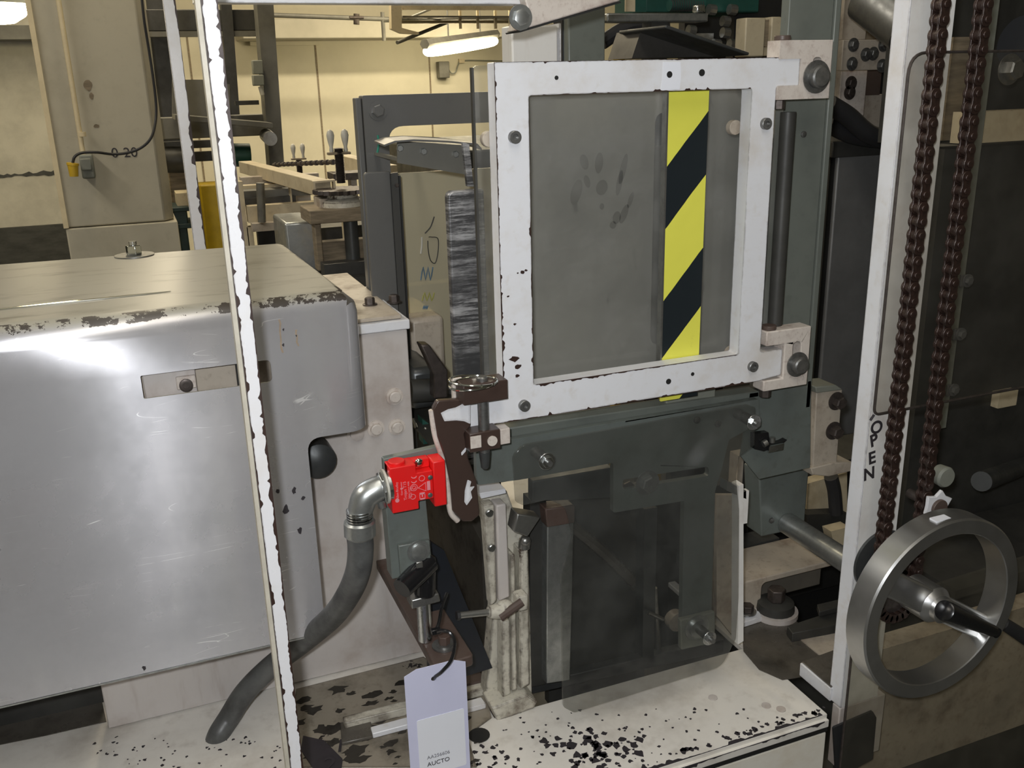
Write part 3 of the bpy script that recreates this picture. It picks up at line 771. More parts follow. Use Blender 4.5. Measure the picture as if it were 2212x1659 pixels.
# rails lying on the middle stretch
rs = thing('slide_rail', 'pair of low dirty cream rails lying on the bed behind the white tag', 'rail', at(900, 1560, z=ZB))
def zbar(name, pts, z0, h, mat, parent, bev=.0015):
    bm = bmesh.new(); zprism(bm, pxz(pts, z0 + h), z0, h); return obj(name, bm, mat, parent, bev=bev)
zbar('rail', [(740, 1548), (1070, 1462), (1080, 1478), (745, 1562)], ZB + .002, .016, 'casting', rs)
zbar('rail', [(800, 1570), (1040, 1505), (1050, 1520), (805, 1585)], ZB + .002, .010, 'white_frame', rs)
zbar('foot', [(735, 1560), (800, 1545), (805, 1590), (738, 1605)], ZB + .002, .006, 'oily', rs)
zbar('plate', [(920, 1470), (1065, 1432), (1072, 1462), (925, 1500)], ZB + .002, .02, 'rusty', rs)
bm = bmesh.new(); zprism(bm, pxz([(655, 1590), (700, 1600), (740, 1640), (735, 1680), (690, 1680), (650, 1620)], ZB + .004), ZB + .002, .003)
solo('marking_plate', bm, 'marker', 'dark greasy plate with stamped marks at the foot of the left post', 'plate')
mk = thing('stencil_mark', 'black stencilled figures on the dirty bed beside the left post', 'marking', at(720, 1630, z=ZB + .004))
text('figure', '2', 'marker', mk, at(712, 1652, z=ZB + .006), .045, (0, 0, -.3))
text('figure', '1', 'marker', mk, at(735, 1612, z=ZB + .006), .045, (0, 0, -.3))

# ================================================================== SIDE PLATE behind the cover
ys_ = 1.515
sp = thing('machine_stand', 'stained beige side frame standing behind the aluminium cover', 'machine frame', (.1, ys_, ZB))
A0 = at(235, 1575, y=ys_); tr_ = at(870, 712, y=ys_); 
xR = at(880, 800, y=ys_).x
bm = bmesh.new()
yprism(bm, roundpoly([(A0.x, ZB + .002), (xR + .004, ZB + .002), (xR + .004, tr_.z), (A0.x, tr_.z)], [0, 0, .004, .01]), ys_, .035)
obj('plate', bm, 'side_beige', sp, bev=.002)
obj('cap', B(A0.x, xR + .008, ys_ - .006, ys_ + .30, tr_.z + .001, tr_.z + .018), 'white_frame', sp, bev=.002)
# top with machined flange seen past the cover corner
obj('top_shelf', B(.28, xR - .004, ys_ + .002, ys_ + .42, tr_.z + .019, tr_.z + .026), 'cream_part', sp, bev=.002)
for (px, py) in ((852, 856), (857, 922), (812, 926)):
    bolt(sp, at(px, py, y=ys_), .0105, .007, mat='hinge_white', hexa=False)
bolt(sp, at(770, 936, y=ys_), .012, .007, mat='side_beige', hexa=False)
for (px, py) in ((800, 668), (852, 664)): bolt(sp, Vector((at(px, py, y=ys_ + .1).x, ys_ + .1, tr_.z + .026)), .009, .012, (0, 0, 1), 'dark_bolt')
obj('dark_opening', B(at(664, 985, y=ys_).x, at(700, 985, y=ys_).x, ys_ - .003, ys_ - .001, at(664, 1020, y=ys_).z, at(664, 960, y=ys_).z), 'oily', sp)
obj('hub', (lambda b: (lathe(b, at(676, 975, y=ys_ - .004), (0, -1, 0), [(0, .03), (.05, .03), (.055, .022), (.06, .008)], 24), b)[1])(bmesh.new()), 'dark_steel', sp)
solo('dark_recess_panel', B(-.9, A0.x - .004, 1.6, 1.64, ZB + .001, .9), 'dark_machine', 'dark machine body in the recess below the left end of the cover', 'panel')
# machine parts in the gap between side frame and door
gm = thing('gap_mechanism', 'dark greasy mechanism in the gap between side frame and door guard', 'machine part', at(900, 940, y=1.6))
obj('body', FB((884, 690), (965, 800), 1.75, .2), 'cream_part', gm, bev=.01)
obj('block', FB((884, 800), (950, 880), 1.62, .2), 'dark_steel', gm, bev=.012)
bm = bmesh.new(); cyl(bm, at(885, 845, y=1.6), at(945, 842, y=1.6), .022); obj('roller', bm, 'dark_machine', gm)
obj('bracket', YP([(908, 745), (928, 745), (968, 800), (968, 860), (938, 862), (938, 810)], 1.55, .03), 'dark_bolt', gm, bev=.003)
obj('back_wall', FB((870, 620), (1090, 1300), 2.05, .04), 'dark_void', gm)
obj('plate', YP([(884, 880), (955, 868), (960, 970), (884, 990)], 1.72, .03), 'dark_machine', gm)
obj('green_block', YP([(912, 905), (940, 925), (945, 955), (915, 960)], 1.6, .03), 'green_machine', gm)
for q in ((893, 905, 900, 925), (918, 925, 930, 950)):
    bm = bmesh.new(); cyl(bm, at(q[0], q[1], y=1.58), at(q[2], q[3], y=1.56), .003); obj('pin', bm, 'zinc', gm)
# oily slanted side wall seen below the switch
bm = bmesh.new(); x_ = at(1045, 1480, y=1.32).x
xprism(bm, [(1.35, ZB - .1), (1.35, .86), (1.88, 1.0), (1.88, ZB - .1)], xs + .012, .02)
solo('inner_side_wall', bm, 'oily_dark', 'black oily side wall behind the brown latch arm', 'wall plate')
solo('blue_black_sheet', YP([(930, 1170), (960, 1190), (1064, 1443), (1000, 1463), (930, 1475), (925, 1440)], 1.30, .008), 'blue_black', 'dark blue-black sheet triangle seen beside the rusty strap', 'sheet', smooth=False)

# ================================================================== ALUMINIUM COVER
yC = 1.35; zT = 1.31
xcr = at(790, 780, y=yC).x; zbot = at(702, 1365, y=yC).z
cov = thing('machine_cover', 'large scratched aluminium sheet cover with bent edges filling the left side', 'cover', (-.1, yC, zbot))
xl = -.95
bm = bmesh.new()
zprism(bm, [(xl, yC), (xcr, yC), (at(620, 535, z=zT).x + .02, 1.86), (xl, 1.92)], zbot, zT - zbot)
eds = [e for e in bm.edges if all(abs(v.co.y - yC) < 1e-5 for v in e.verts) and not all(abs(v.co.x - xl) < 1e-5 for v in e.verts) and not all(abs(v.co.z - zbot) < 1e-5 for v in e.verts)]
eds += [e for e in bm.edges if all(abs(v.co.z - zT) < 1e-5 for v in e.verts) and e.verts[0].co.x > 0 and e.verts[1].co.x > 0 and e not in eds]
bmesh.ops.bevel(bm, geom=eds, offset=.034, segments=10, profile=.5, affect='EDGES')
shell = obj('shell', bm, 'aluminium', cov, smooth=False)
shell.parent = None; shell.location = cov.location
s0 = at(303, 812, y=yC); s1_ = at(583, 772, y=yC); s2_ = at(308, 862, y=yC)
nx = at(662, 940, y=yC).x; nz = at(730, 938, y=yC).z
slot = bmesh.new(); yprism(slot, roundpoly([(s0.x, s2_.z), (s1_.x, s2_.z), (s1_.x, s0.z), (s0.x, s0.z)], [.002, .008, .008, .002]), yC - .05, .12)
inner = B(xl - .1, xcr - .0035, yC + .0035, 2.2, zbot - .1, zT - .0035)
innr = bmesh.new(); zprism(innr, [(xl - .1, yC + .0035), (xcr - .0035, yC + .0035), (at(620, 535, z=zT).x + .0165, 1.90), (xl - .1, 1.99)], zbot - .1, zT - .0035 - zbot + .1)
e2 = [e for e in innr.edges if all(abs(v.co.y - yC - .0035) < 1e-5 for v in e.verts) and max(v.co.x for v in e.verts) > 0 and not all(abs(v.co.z - zbot + .1) < 1e-5 for v in e.verts)]
bmesh.ops.bevel(innr, geom=e2, offset=.031, segments=8, profile=.5, affect='EDGES')
inner.free()
notch = bmesh.new(); yprism(notch, roundpoly([(nx, zbot - .2), (xcr + .1, zbot - .2), (xcr + .1, nz), (nx, nz)], [0, 0, 0, .022]), yC - .05, .8)
chamf = bmesh.new(); yprism(chamf, [(xcr - .02, nz - .02), (xcr + .02, nz - .02), (xcr + .02, nz + .02)], yC - .05, .8)
cut(shell, [innr, slot, notch, chamf])
shell.parent = cov; shell.location = (0, 0, 0)
me = shell.data; uv = me.uv_layers.new(name='UVMap')
for lp in me.loops:
    co = me.vertices[lp.vertex_index].co; uv.data[lp.index].uv = (co.x * 3, (co.z + co.y) * 3)
for p in me.polygons: p.use_smooth = True
me.set_sharp_from_angle(angle=math.radians(25))
obj('hem', B(xl, nx - .002, yC - .001, yC + .012, zbot - .003, zbot - .0005), 'galvanised', cov)
bm = bmesh.new()
for px, py, r in ((612, 712, .0016), (612, 745, .002), (640, 725, .0012), (635, 1060, .004), (618, 1100, .005), (655, 1075, .003), (312, 1443, .003), (648, 1145, .004), (600, 1060, .003)):
    c = at(px, py, y=yC); n_ = 9
    yprism(bm, [(c.x + r * math.cos(2 * PI * i / n_) * random.uniform(.5, 1.3), c.z + 1.4 * r * math.sin(2 * PI * i / n_) * random.uniform(.5, 1.3)) for i in range(n_)], yC - .0004, .0004)
tag(obj('spot', bm, 'marker', shell, smooth=False), 'dark spots of grease on the aluminium', kind='stuff')
bm = bmesh.new()
for px, py, h in ((602, 690, .05), (640, 712, .025)):
    c = at(px, py, y=yC); L_ = [(c.x + random.uniform(-.0015, .0015) - .0012, c.z - h * i / 8) for i in range(9)]
    yprism(bm, L_ + [(p[0] + random.uniform(.0015, .003), p[1]) for p in L_[::-1]], yC - .0003, .0003)
tag(obj('rust_run', bm, 'rust_stain', shell, smooth=False), 'brown rust runs', kind='stuff')
# handle block inside the slot
bz = (s0.z + s2_.z) / 2
hbk = thing('slide_block', 'beige block with a dark socket screw inside the slot of the aluminium cover', 'block', (0, yC + .02, bz))
obj('bar', B(s0.x - .03, s1_.x + .02, yC + .035, yC + .06, s2_.z - .03, s0.z + .03), 'cream_part', hbk)
obj('block', B(s0.x + .002, at(425, 820, y=yC).x, yC + .018, yC + .034, s2_.z - .01, s0.z - .003), 'side_beige', hbk, bev=.002)
obj('boss', B(at(380, 820, y=yC).x, at(424, 820, y=yC).x, yC + .012, yC + .0175, s2_.z + .002, s0.z - .012), 'hinge_white', hbk, bev=.002)
obj('divider', B(at(513, 800, y=yC).x, at(517, 800, y=yC).x, yC + .02, yC + .034, s2_.z - .01, s0.z + .01), 'dark_void', hbk)
bolt(hbk, at(402, 832, y=yC + .012), .0095, .004, mat='dark_bolt', washer=False, socket=True, name='socket_screw')
# nut on top of the cover, and a second one half hidden in a crease
cn = at(290, 549, z=zT)
cnut = thing('cover_nut', 'shiny nut with washer on the far edge of the cover top', 'nut', (cn.x, cn.y - .02, zT + .0005))
bm = bmesh.new(); cyl(bm, (cn.x, cn.y - .02, zT + .0005), (cn.x, cn.y - .02, zT + .0025), .035, seg=28); obj('washer', bm, 'steel', cnut)
bm = bmesh.new(); cyl(bm, (cn.x, cn.y - .02, zT + .003), (cn.x, cn.y - .02, zT + .02), .014, seg=6, phase=.25); obj('nut', bm, 'chrome', cnut, bev=.001)
bm = bmesh.new(); cyl(bm, (cn.x, cn.y - .02, zT + .02), (cn.x, cn.y - .02, zT + .027), .007, seg=14); obj('stud', bm, 'zinc', cnut)
c2 = at(285, 640, z=zT)
bm = bmesh.new()
zprism(bm, [(c2.x - .28, c2.y - .012), (c2.x - .05, c2.y - .003), (c2.x + .02, c2.y), (c2.x + .055, c2.y + .003), (c2.x, c2.y + .004), (c2.x - .06, c2.y + .003)], zT + .0004, .0015)
solo('crease_wire', bm, 'chrome', 'thin shiny strip caught in a crease along the front of the cover top', 'strip')

# ================================================================== HOSE, ELBOW, SAFETY SWITCH, POST, STRAP
yS = 1.17
sw = thing('safety_switch', 'bright red safety interlock switch with pink printing beside the brown latch arm', 'switch', at(895, 1050, y=yS))
tl = at(843, 1012, y=yS); tm = at(902, 1000, y=yS); br = at(905, 1100, y=yS)
def pz(px, py): q = at(px, py, y=yS); return (q.x, q.z)
X0 = at(845, 1060, y=yS).x; X1 = at(903, 1060, y=yS).x; X2 = at(936, 1050, y=yS).x; X3 = at(964, 1050, y=yS).x
ZT = at(845, 1012, y=yS).z; ZBm = at(849, 1110, y=yS).z; ZS = at(906, 1082, y=yS).z; ZR0 = at(938, 997, y=yS).z; ZR1 = at(940, 1095, y=yS).z; ZN = at(905, 1021, y=yS).z
bm = bmesh.new()
D = .03
yprism(bm, roundpoly([(X0, ZBm), (X1, ZBm), (X1, ZS), (X2, ZS), (X2, ZN), (X1 - .001, ZN), (X1 - .001, ZT), (X0, ZT)], .0015, 3), yS, D)
swb = obj('body', bm, 'red_plastic', sw, bev=.0012)
obj('head', B(X2 + .0004, X3, yS - .001, yS + D, ZR1, ZR0), 'red_plastic', sw, bev=.002)
obj('back_step', B(X0, X2, yS + .014, yS + D, ZN + .0004, ZT - .0004), 'red_plastic', sw, bev=.001)
bm = bmesh.new(); cyl(bm, (X0 + .014, yS + .016, ZT - .001), (X0 + .014, yS + .016, ZT + .004), .012, seg=28); obj('entry_plug', bm, 'red_plastic', swb, bev=.001)
c = at(911, 1001, y=yS); bm = bmesh.new(); sphere(bm, (X1 + .007, yS + .012, ZT - .004), .0065, (1, .6, 1)); obj('screw', bm, 'chrome', swb)
for py in (1031, 1069): bolt(swb, at(929, py, y=yS) + Vector((0, .0002, 0)), .0035, .002, mat='bolt_steel', washer=False, hexa=False, name='screw')
# printing turned on its side
def ink(px, py, s, size, name='print'):
    text(name, s, 'red_ink', swb, at(px, py, y=yS) + Vector((0, -.0006, 0)), size, (PI / 2, PI * 1.5, 0))
ink(858, 1060, 'Allen-Bradley', .0048)
ink(867, 1055, 'Guard master', .0036)
ink(875, 1060, 'Trojan T15', .0062)
ink(883, 1058, 'Safety switch 440K', .0034)
ink(888, 1062, 'IP 67  240V', .0034)
bm = bmesh.new()
def ring2(px, py, r, t=.0007):
    c = at(px, py, y=yS); yprism(bm, circ(c.x, c.z, r, 20), yS - .0007, .0006, [circ(c.x, c.z, r - t, 20)])
def tri2(px, py, r, t=.0012):
    c = at(px, py, y=yS); f = lambda q: [(c.x + q * math.cos(PI + 2 * PI * i / 3), c.z + q * math.sin(PI + 2 * PI * i / 3)) for i in range(3)]
    yprism(bm, f(r), yS - .0007, .0006, [f(r - t)])
ring2(894, 1053, .0052); ring2(894, 1053, .0028); ring2(911, 1033, .0044); ring2(892, 1073, .0040); tri2(914, 1052, .008)
for py in (1029, 1039):
    c = at(894, py, y=yS); rr = [(c.x + .004 * math.cos(t), c.z + .003 * math.sin(t)) for t in [PI + PI * i / 8 for i in range(9)]]; ri = [(c.x + .003 * math.cos(t), c.z + .002 * math.sin(t)) for t in [PI + PI * i / 8 for i in range(9)]]
    yprism(bm, rr + ri[::-1], yS - .0007, .0006)
for p0, p1 in (((922, 1040), (930, 1058)), ((906, 1066), (908, 1078)), ((917, 1065), (919, 1077)), ((907, 1065), (918, 1067)), ((908, 1077), (918, 1078)), ((911, 1069), (914, 1073)), ((865, 1055), (871, 1056))): fbox(bm, p0, p1, yS - .0007, .0006)
c = at(858, 1081, y=yS); yprism(bm, circ(c.x, c.z, .003), yS - .0007, .0006)
obj('symbols', bm, 'red_ink', swb)
# sideways: bracket plate the switch is screwed to and its post
br_ = thing('switch_bracket', 'green-grey flat bracket carrying the red switch and running behind the latch arm', 'bracket', at(890, 1250, y=1.21))
yq = yS + D + .002
bm = bmesh.new(); yprism(bm, roundpoly(pxy([(828, 992), (1010, 950), (1012, 1010), (834, 1098)], yq), .002, seg=2), yq, .012); obj('plate', bm, 'green_gray', br_, bev=.001)
bm = bmesh.new(); yprism(bm, pxy([(838, 1098), (925, 1080), (940, 1240), (852, 1260)], yq), yq + .0122, .03); obj('post', bm, 'green_gray', br_, bev=.0015)
bm = bmesh.new(); yprism(bm, pxy([(862, 1182), (930, 1170), (934, 1235), (868, 1248)], yq), yq + .004, .008); obj('foot_plate', bm, 'green_gray', br_, bev=.0015)
bolt(br_, at(904, 1190, y=yq + .004), .012, .004, mat='galvanised', hexa=False, name='washer_bolt')
# elbow
hs = thing('conduit_elbow', 'silver ninety-degree conduit elbow screwed into the red switch', 'fitting', at(790, 1110, y=yS + .014))
ye = yS + .014
e0 = at(842, 1047, y=ye); e1 = at(815, 1055, y=ye); e2_ = at(782, 1085, y=ye); e3 = at(777, 1112, y=ye)
bm = bmesh.new(); tube(bm, [at(836, 1049, y=ye), at(815, 1056, y=ye), at(790, 1072, y=ye), at(780, 1096, y=ye), at(778, 1112, y=ye)], lambda t: .0165 + .002 * math.sin(PI * t), 22); obj('elbow', bm, 'galvanised', hs, angle=60)
ax = (e0 - e1).normalized()
bm = bmesh.new(); cyl(bm, at(822, 1053, y=ye), at(829, 1051, y=ye), .0225, seg=8); cyl(bm, at(834, 1050, y=ye), at(843, 1048, y=ye), .022, seg=28); obj('lock_nut', bm, 'zinc', hs, bev=.001)
bm = bmesh.new(); cyl(bm, at(829.5, 1051, y=ye), at(834, 1050, y=ye), .0245, seg=32); obj('seal_ring', bm, 'handle_white', hs)
bm = bmesh.new()
for i in range(4): cyl(bm, e3 + Vector((0, 0, .008 - i * .004)), e3 + Vector((0, 0, .0055 - i * .004)), .0185, seg=28)
obj('thread', bm, 'zinc', hs)
g0 = e3 + Vector((-.001, 0, -.008)); bm = bmesh.new(); lathe(bm, g0, (-.03, 0, -1), [(0, .020), (.003, .0225), (.022, .0225), (.026, .019)], 12); obj('gland_nut', bm, 'galvanised', hs)
bm = bmesh.new(); cyl(bm, at(822, 1080, y=ye), at(826, 1095, y=ye), .006); obj('lug_screw', bm, 'galvanised', hs)
bm = bmesh.new()
tube(bm, [at(775, 1145, y=ye), at(779, 1185, y=ye + .003), at(773, 1235, y=ye + .015), at(752, 1285, y=1.24), at(715, 1335, y=1.31), at(650, 1390, y=1.385), at(585, 1440, y=1.42), at(530, 1495, y=1.43), at(495, 1550, y=1.432), at(470, 1592, z=ZB), at(458, 1640, z=ZB - .05)], .0185, 18)
solo('conduit_hose', bm, 'hose', 'thick dark grey flexible hose curving down into a hole in the bed', 'hose', angle=60)

zs = .78
p_ = at(940, 1440, z=zs); q_ = at(1012, 1405, z=zs)
stp = thing('strap_bar', 'rusty brown flat bar with a big washer pointing towards the viewer below the red switch', 'bar', (p_.x, p_.y, zs - .018))
bm = bmesh.new(); w0 = p_.x; w1 = w0 + .062; y0 = p_.y
zprism(bm, roundpoly([(w0, y0), (w1, y0 + .004), (w1, 1.508), (w0, 1.508)], [.006, .008, 0, 0]), zs - .018, .018); obj('bar', bm, 'rusty', stp, bev=.002)
cw = Vector(((w0 + w1) / 2 - .002, y0 + .045, zs))
bm = bmesh.new(); lathe(bm, cw, (0, 0, 1), [(0.0005, .019), (.003, .019), (.0032, .014), (.0055, .014)], 28); obj('washer', bm, 'bolt_steel', stp)
bm = bmesh.new(); cyl(bm, cw + Vector((0, 0, .005)), cw + Vector((0, 0, .019)), .0095, seg=6); obj('bolt_head', bm, 'rusty', stp, bev=.001)
cl = thing('clamp_lever', 'black plastic clamping lever on a silver stud below the red switch', 'clamping lever', at(915, 1300, y=1.22))
yl = 1.225
bm = bmesh.new(); c = at(910, 1350, y=yl); c.z = zs + .004; t_ = at(914, 1290, y=yl); cyl(bm, (t_.x, yl, zs + .001), (t_.x, yl, at(914, 1300, y=yl).z), .011)
obj('stud', bm, 'zinc', cl)
bm = bmesh.new(); yprism(bm, pxy([(889, 1297), (948, 1282), (952, 1300), (890, 1317)], yl - .012), yl - .012, .03); obj('plate', bm, 'steel', cl, bev=.002)
bm = bmesh.new(); cyl(bm, at(918, 1284, y=yl), at(920, 1203, y=yl), .0165, .015, seg=24); obj('hub', bm, 'black_plastic', cl, bev=.003)
bm = bmesh.new(); tube(bm, [at(924, 1214, y=yl - .006), at(900, 1240, y=yl - .022), at(868, 1272, y=yl - .04)], lambda t: .0185 - .003 * t, 18); obj('lever', bm, 'black_plastic', cl, angle=50)
obj('inlay', FB((899, 1216), (914, 1226), yl - .036, .003), 'steel', cl, bev=.001)
bm = bmesh.new(); zprism(bm, pxz([(800, 1165), (820, 1160), (880, 1290), (900, 1360), (885, 1370)], .80), .80, .003)

# ---- tag and cable tie
yt = 1.12
tgx = thing('hanging_tag', 'pale lavender paper tag with a white sticker hanging at the bottom centre', 'tag', at(940, 1550, y=yt))
tp = roundpoly(pxy([(873, 1464), (897, 1437), (983, 1434), (1007, 1460), (1007, 1760), (873, 1760)], yt), 0)
TX0, TX1 = tp[0][0], tp[3][0]
TZt = at(940, 1436, y=yt).z; TZs = at(873, 1463, y=yt).z
hc = at(937, 1466, y=yt)
bm = bmesh.new(); yprism(bm, [(TX0, TZt - .22), (TX1, TZt - .22), (TX1, TZs), (TX1 - .018, TZt), (TX0 + .018, TZt), (TX0, TZs)], yt, .0009, [circ(hc.x, hc.z, .004, 14)]); obj('card', bm, 'tag', tgx)
sa = at(890, 1560, y=yt); sb = at(1000, 1653, y=yt)
bm = bmesh.new(); yprism(bm, roundpoly([(TX0 + .014, sb.z), (TX1 - .006, sb.z), (TX1 - .006, sa.z), (TX0 + .014, sa.z)], .003), yt - .0006, .0005); stk = obj('sticker', bm, 'sticker', tgx)
text('serial_text', 'AA256606', 'print_gray', stk, at(947, 1630, y=yt) + Vector((0, -.0009, 0)), .0082)
text('printed_name', 'AUCTO', 'marker', stk, at(947, 1645, y=yt) + Vector((0, -.0009, 0)), .0100)
ct = thing('cable_tie', 'black cable tie holding the lavender tag to the stud', 'cable tie', at(950, 1370, y=yt))
bm = bmesh.new(); tube(bm, [at(px, py, y=yy) for px, py, yy in ((965, 1282, 1.20), (955, 1310, 1.17), (948, 1345, 1.14), (942, 1364, 1.13), (955, 1362, 1.115), (972, 1367, 1.105), (982, 1388, 1.10), (975, 1425, 1.10), (955, 1450, 1.108), (940, 1462, 1.118), (938, 1468, 1.128))], .0026, 8); obj('band', bm, 'black_plastic', ct)
bm = bmesh.new(); c = at(942, 1363, y=1.13); box(bm, c.x - .007, c.x + .007, c.y - .004, c.y + .004, c.z - .004, c.z + .004); obj('lock', bm, 'black_plastic', ct, bev=.001)

# ================================================================== HINGED DOOR FRAME
yD = 1.2
def D(px, py, y=yD): q = at(px, py, y=y); return (q.x, q.z)
dx0 = D(1072, 300)[0]; dx1 = D(1668, 330)[0]; dz1 = D(1200, 132)[1]; dz0 = D(1380, 866)[1]
hx0 = D(1144, 330)[0]; hx1 = D(1622, 250)[0]; hz1 = D(1350, 200)[1]; hz0 = D(1370, 799)[1]
tx1 = D(1727, 150)[0]; tz0 = D(1700, 186)[1]
bx1 = D(1688, 785)[0]; bz0 = D(1670, 812)[1]; bz1 = D(1670, 757)[1]
ax0 = D(985, 900)[0]; az1 = D(1050, 866)[1]
dr = thing('guard_door', 'white chipped hinged door frame around a grey see-through pane', 'guard door', ((dx0 + dx1) / 2, yD, dz0))
out = [(dx0, az1), (dx0, dz1), (tx1, dz1), (tx1, tz0), (dx1, tz0), (dx1, bz1), (bx1, bz1), (bx1, bz0), (dx1 - .004, dz0 + .001), (ax0, dz0), (ax0, az1)]
bm = bmesh.new(); T_ = .026
yprism(bm, roundpoly(out, [.002, .002, .002, .002, .004, .006, .002, .002, .002, .002, .002], 3), yD, T_, [roundpoly([(hx0, hz0), (hx1, hz0), (hx1, hz1), (hx0, hz1)], .004, 3)])
obj('frame', bm, 'white_frame', dr, bev=.001)
for px, py in ((1110, 296), (1652, 267), (1624, 791), (1131, 875)):
    bolt(dr, at(px, py, y=yD), .0085, .007, mat='bolt_steel', washer=False, socket=True, name='socket_screw')
for px, py, r in ((1446, 161, .0045), (1516, 157, .0048), (1202, 168, .0028), (1444, 824, .0045), (1496, 808, .003)):
    bm = bmesh.new(); c = at(px, py, y=yD); cyl(bm, c - Vector((0, .0006, 0)), c + Vector((0, .002, 0)), r, seg=18); obj('screw_hole', bm, 'dark_void', dr)
def strip(name, a, b, inw, base, amp, dens, prof=None, y=yD):
    bm = bmesh.new(); jag_strip(bm, (a[0], y, a[1]), (b[0], y, b[1]), inw, (0, -1, 0), base, amp, .0028, dens, prof); obj(name, bm, 'bare_brown', dr, smooth=False)
strip('bare_edge', (dx0, dz1), (dx0, az1), (1, 0, 0), .0006, .014, .8, lambda t: .10 + (.9 if t > .88 else .22 if t > .6 else .05 if t > .1 else .3))
strip('bare_edge', (dx0 + .002, dz1), (tx1 - .03, dz1), (0, 0, -1), .0005, .004, .4, lambda t: .7 if t < .3 else .3)
strip('bare_edge', (hx0 + .003, hz1), (hx1 - .003, hz1), (0, 0, 1), .0003, .006, .45, lambda t: .3 + (.9 if .5 < t < .9 else 0))
strip('bare_edge', (hx0 + .003, hz0), (hx1 - .003, hz0), (0, 0, -1), .0008, .004, .8, lambda t: 1.0 if t < .6 else .2)
strip('bare_edge', (ax0 + .03, dz0), (dx1 - .01, dz0), (0, 0, 1), .0005, .005, .6)
strip('bare_edge', (hx0, hz0), (hx0, hz1), (-1, 0, 0), .0002, .003, .3, lambda t: 1 if t < .6 else .2)
for px, py, r in ((1128, 588, .004), (1118, 590, .0015), (1136, 584, .0018), (1110, 775, .006), (1120, 792, .004), (1112, 700, .002), (1098, 640, .0016), (1118, 812, .003)):
    c = at(px, py, y=yD); n_ = 10; bm = bmesh.new()
    yprism(bm, [(c.x + r * 1.2 * math.cos(2 * PI * i / n_) * random.uniform(.5, 1.3), c.z + r * .8 * math.sin(2 * PI * i / n_) * random.uniform(.5, 1.3)) for i in range(n_)], yD - .0004, .0004)
    obj('bare_spot', bm, 'bare_brown', dr, smooth=False)
# a repainted cleaner patch
bm = bmesh.new(); yprism(bm, [D(1432, 134), (D(1470, 134)), D(1471, 165), D(1468, 193), D(1427, 195), D(1431, 165)], yD - .0004, .0003); obj('tape_ghost', bm, 'sticker', dr)
# pane behind the frame
yP = yD + T_ + .017
bm = bmesh.new(); PX = D(1023, 180, yP)[0]; yprism(bm, roundpoly([(PX, D(1026, 850, yP)[1]), (D(1660, 770, yP)[0], D(1026, 850, yP)[1]), (D(1660, 770, yP)[0], D(1100, 140, yP)[1]), (PX, D(1100, 140, yP)[1])], .008), yP, .006)
pn = obj('pane', bm, 'clear_pane', dr, bev=.001)
x_ = PX; bm = bmesh.new(); box(bm, x_ - .0025, x_ + .0005, yP - .001, yP + .007, D(1026, 825, yP)[1], D(1026, 146, yP)[1]); obj('pane_edge', bm, 'dark_machine', pn)
for px, py in ((1052, 300), (1580, 275), (1575, 760)):
    c = at(px, py, y=yP); bm = bmesh.new(); cyl(bm, c - Vector((0, .0005, 0)), c - Vector((0, .012, 0)), .011, seg=20); obj('spacer', bm, 'cream_part', pn, bev=.001)
# handle end of the lower rail: brown latch arm
yA = yD - .012
arm = thing('latch_arm', 'dark brown bent latch arm with white paint chips beside the red switch', 'latch', at(1000, 1120, y=yA))
pa = pxy([(936, 884), (945, 866), (1010, 862), (1018, 920), (1003, 936), (1012, 990), (1030, 1040), (1037, 1112), (1020, 1127), (1000, 1127), (978, 1104), (974, 1050), (962, 990), (946, 945)], yA)
bm = bmesh.new(); yprism(bm, roundpoly(pa, .006, 4), yA, .011); obj('arm', bm, 'brown_chip', arm, bev=.0018)
pb = pxy([(935, 890), (946, 945), (962, 990), (974, 1050), (979, 1104), (972, 1094), (966, 1050), (952, 985), (938, 942), (931, 890)], yA + .0115)
# worn white outer edge
edg = [at(px, py, y=yA + .0055) for px, py in ((935, 886), (943, 940), (958, 988), (969, 1045), (976, 1104), (992, 1126))]
bm = bmesh.new(); tube(bm, [e + Vector((-.0015, 0.002, 0)) for e in edg], .0045, 8); obj('worn_edge', bm, 'hinge_white', arm, angle=60)
for pts in ([(1010, 1036), (1018, 1040), (1015, 1052), (1026, 1050), (1017, 1062), (1020, 1075), (1008, 1092), (1003, 1084), (1004, 1060)], [(952, 892), (968, 884), (985, 880), (1000, 872), (1016, 872), (1016, 916), (1003, 910), (985, 908), (960, 910)], [(996, 978), (1008, 964), (1006, 975), (997, 985)]):
    bm = bmesh.new(); yprism(bm, roundpoly(pxy(pts, yA - .0004), .001, 2), yA - .0005, .0004); obj('paint_remnant', bm, 'white_frame', arm, smooth=False)
# spring pin in its two blocks with split ring
pin = thing('lock_pin', 'steel locking pin with a bright split ring through two brown blocks at the door corner', 'pin', at(1045, 1010, y=yD - .02))
yk = yD - .032
bm = bmesh.new(); fbox(bm, (1000, 834), (1098, 862), yk, .034); obj('upper_block', bm, 'brown_chip', pin, bev=.0015)
bm = bmesh.new(); fbox(bm, (1014, 938), (1082, 968), yk, .03); obj('lower_block', bm, 'brown_chip', pin, bev=.0015)
bm = bmesh.new(); fbox(bm, (1080, 928), (1103, 958), yk + .012, .022); obj('lug', bm, 'hinge_white', pin, bev=.0015)
bm = bmesh.new(); c = at(1063, 952, y=yk - .0005); cyl(bm, c, c - Vector((0, .002, 0)), .0075, seg=16); obj('rivet', bm, 'hinge_white', pin)
bm = bmesh.new(); fbox(bm, (1016, 944), (1040, 966), yk - .001, .001); obj('paint_remnant', bm, 'hinge_white', pin)
pc_ = at(1044, 900, y=yk + .012)
ztop = at(1044, 812, y=yk + .012).z; zbo = at(1046, 975, y=yk + .012).z; zti = at(1046, 1012, y=yk + .012).z
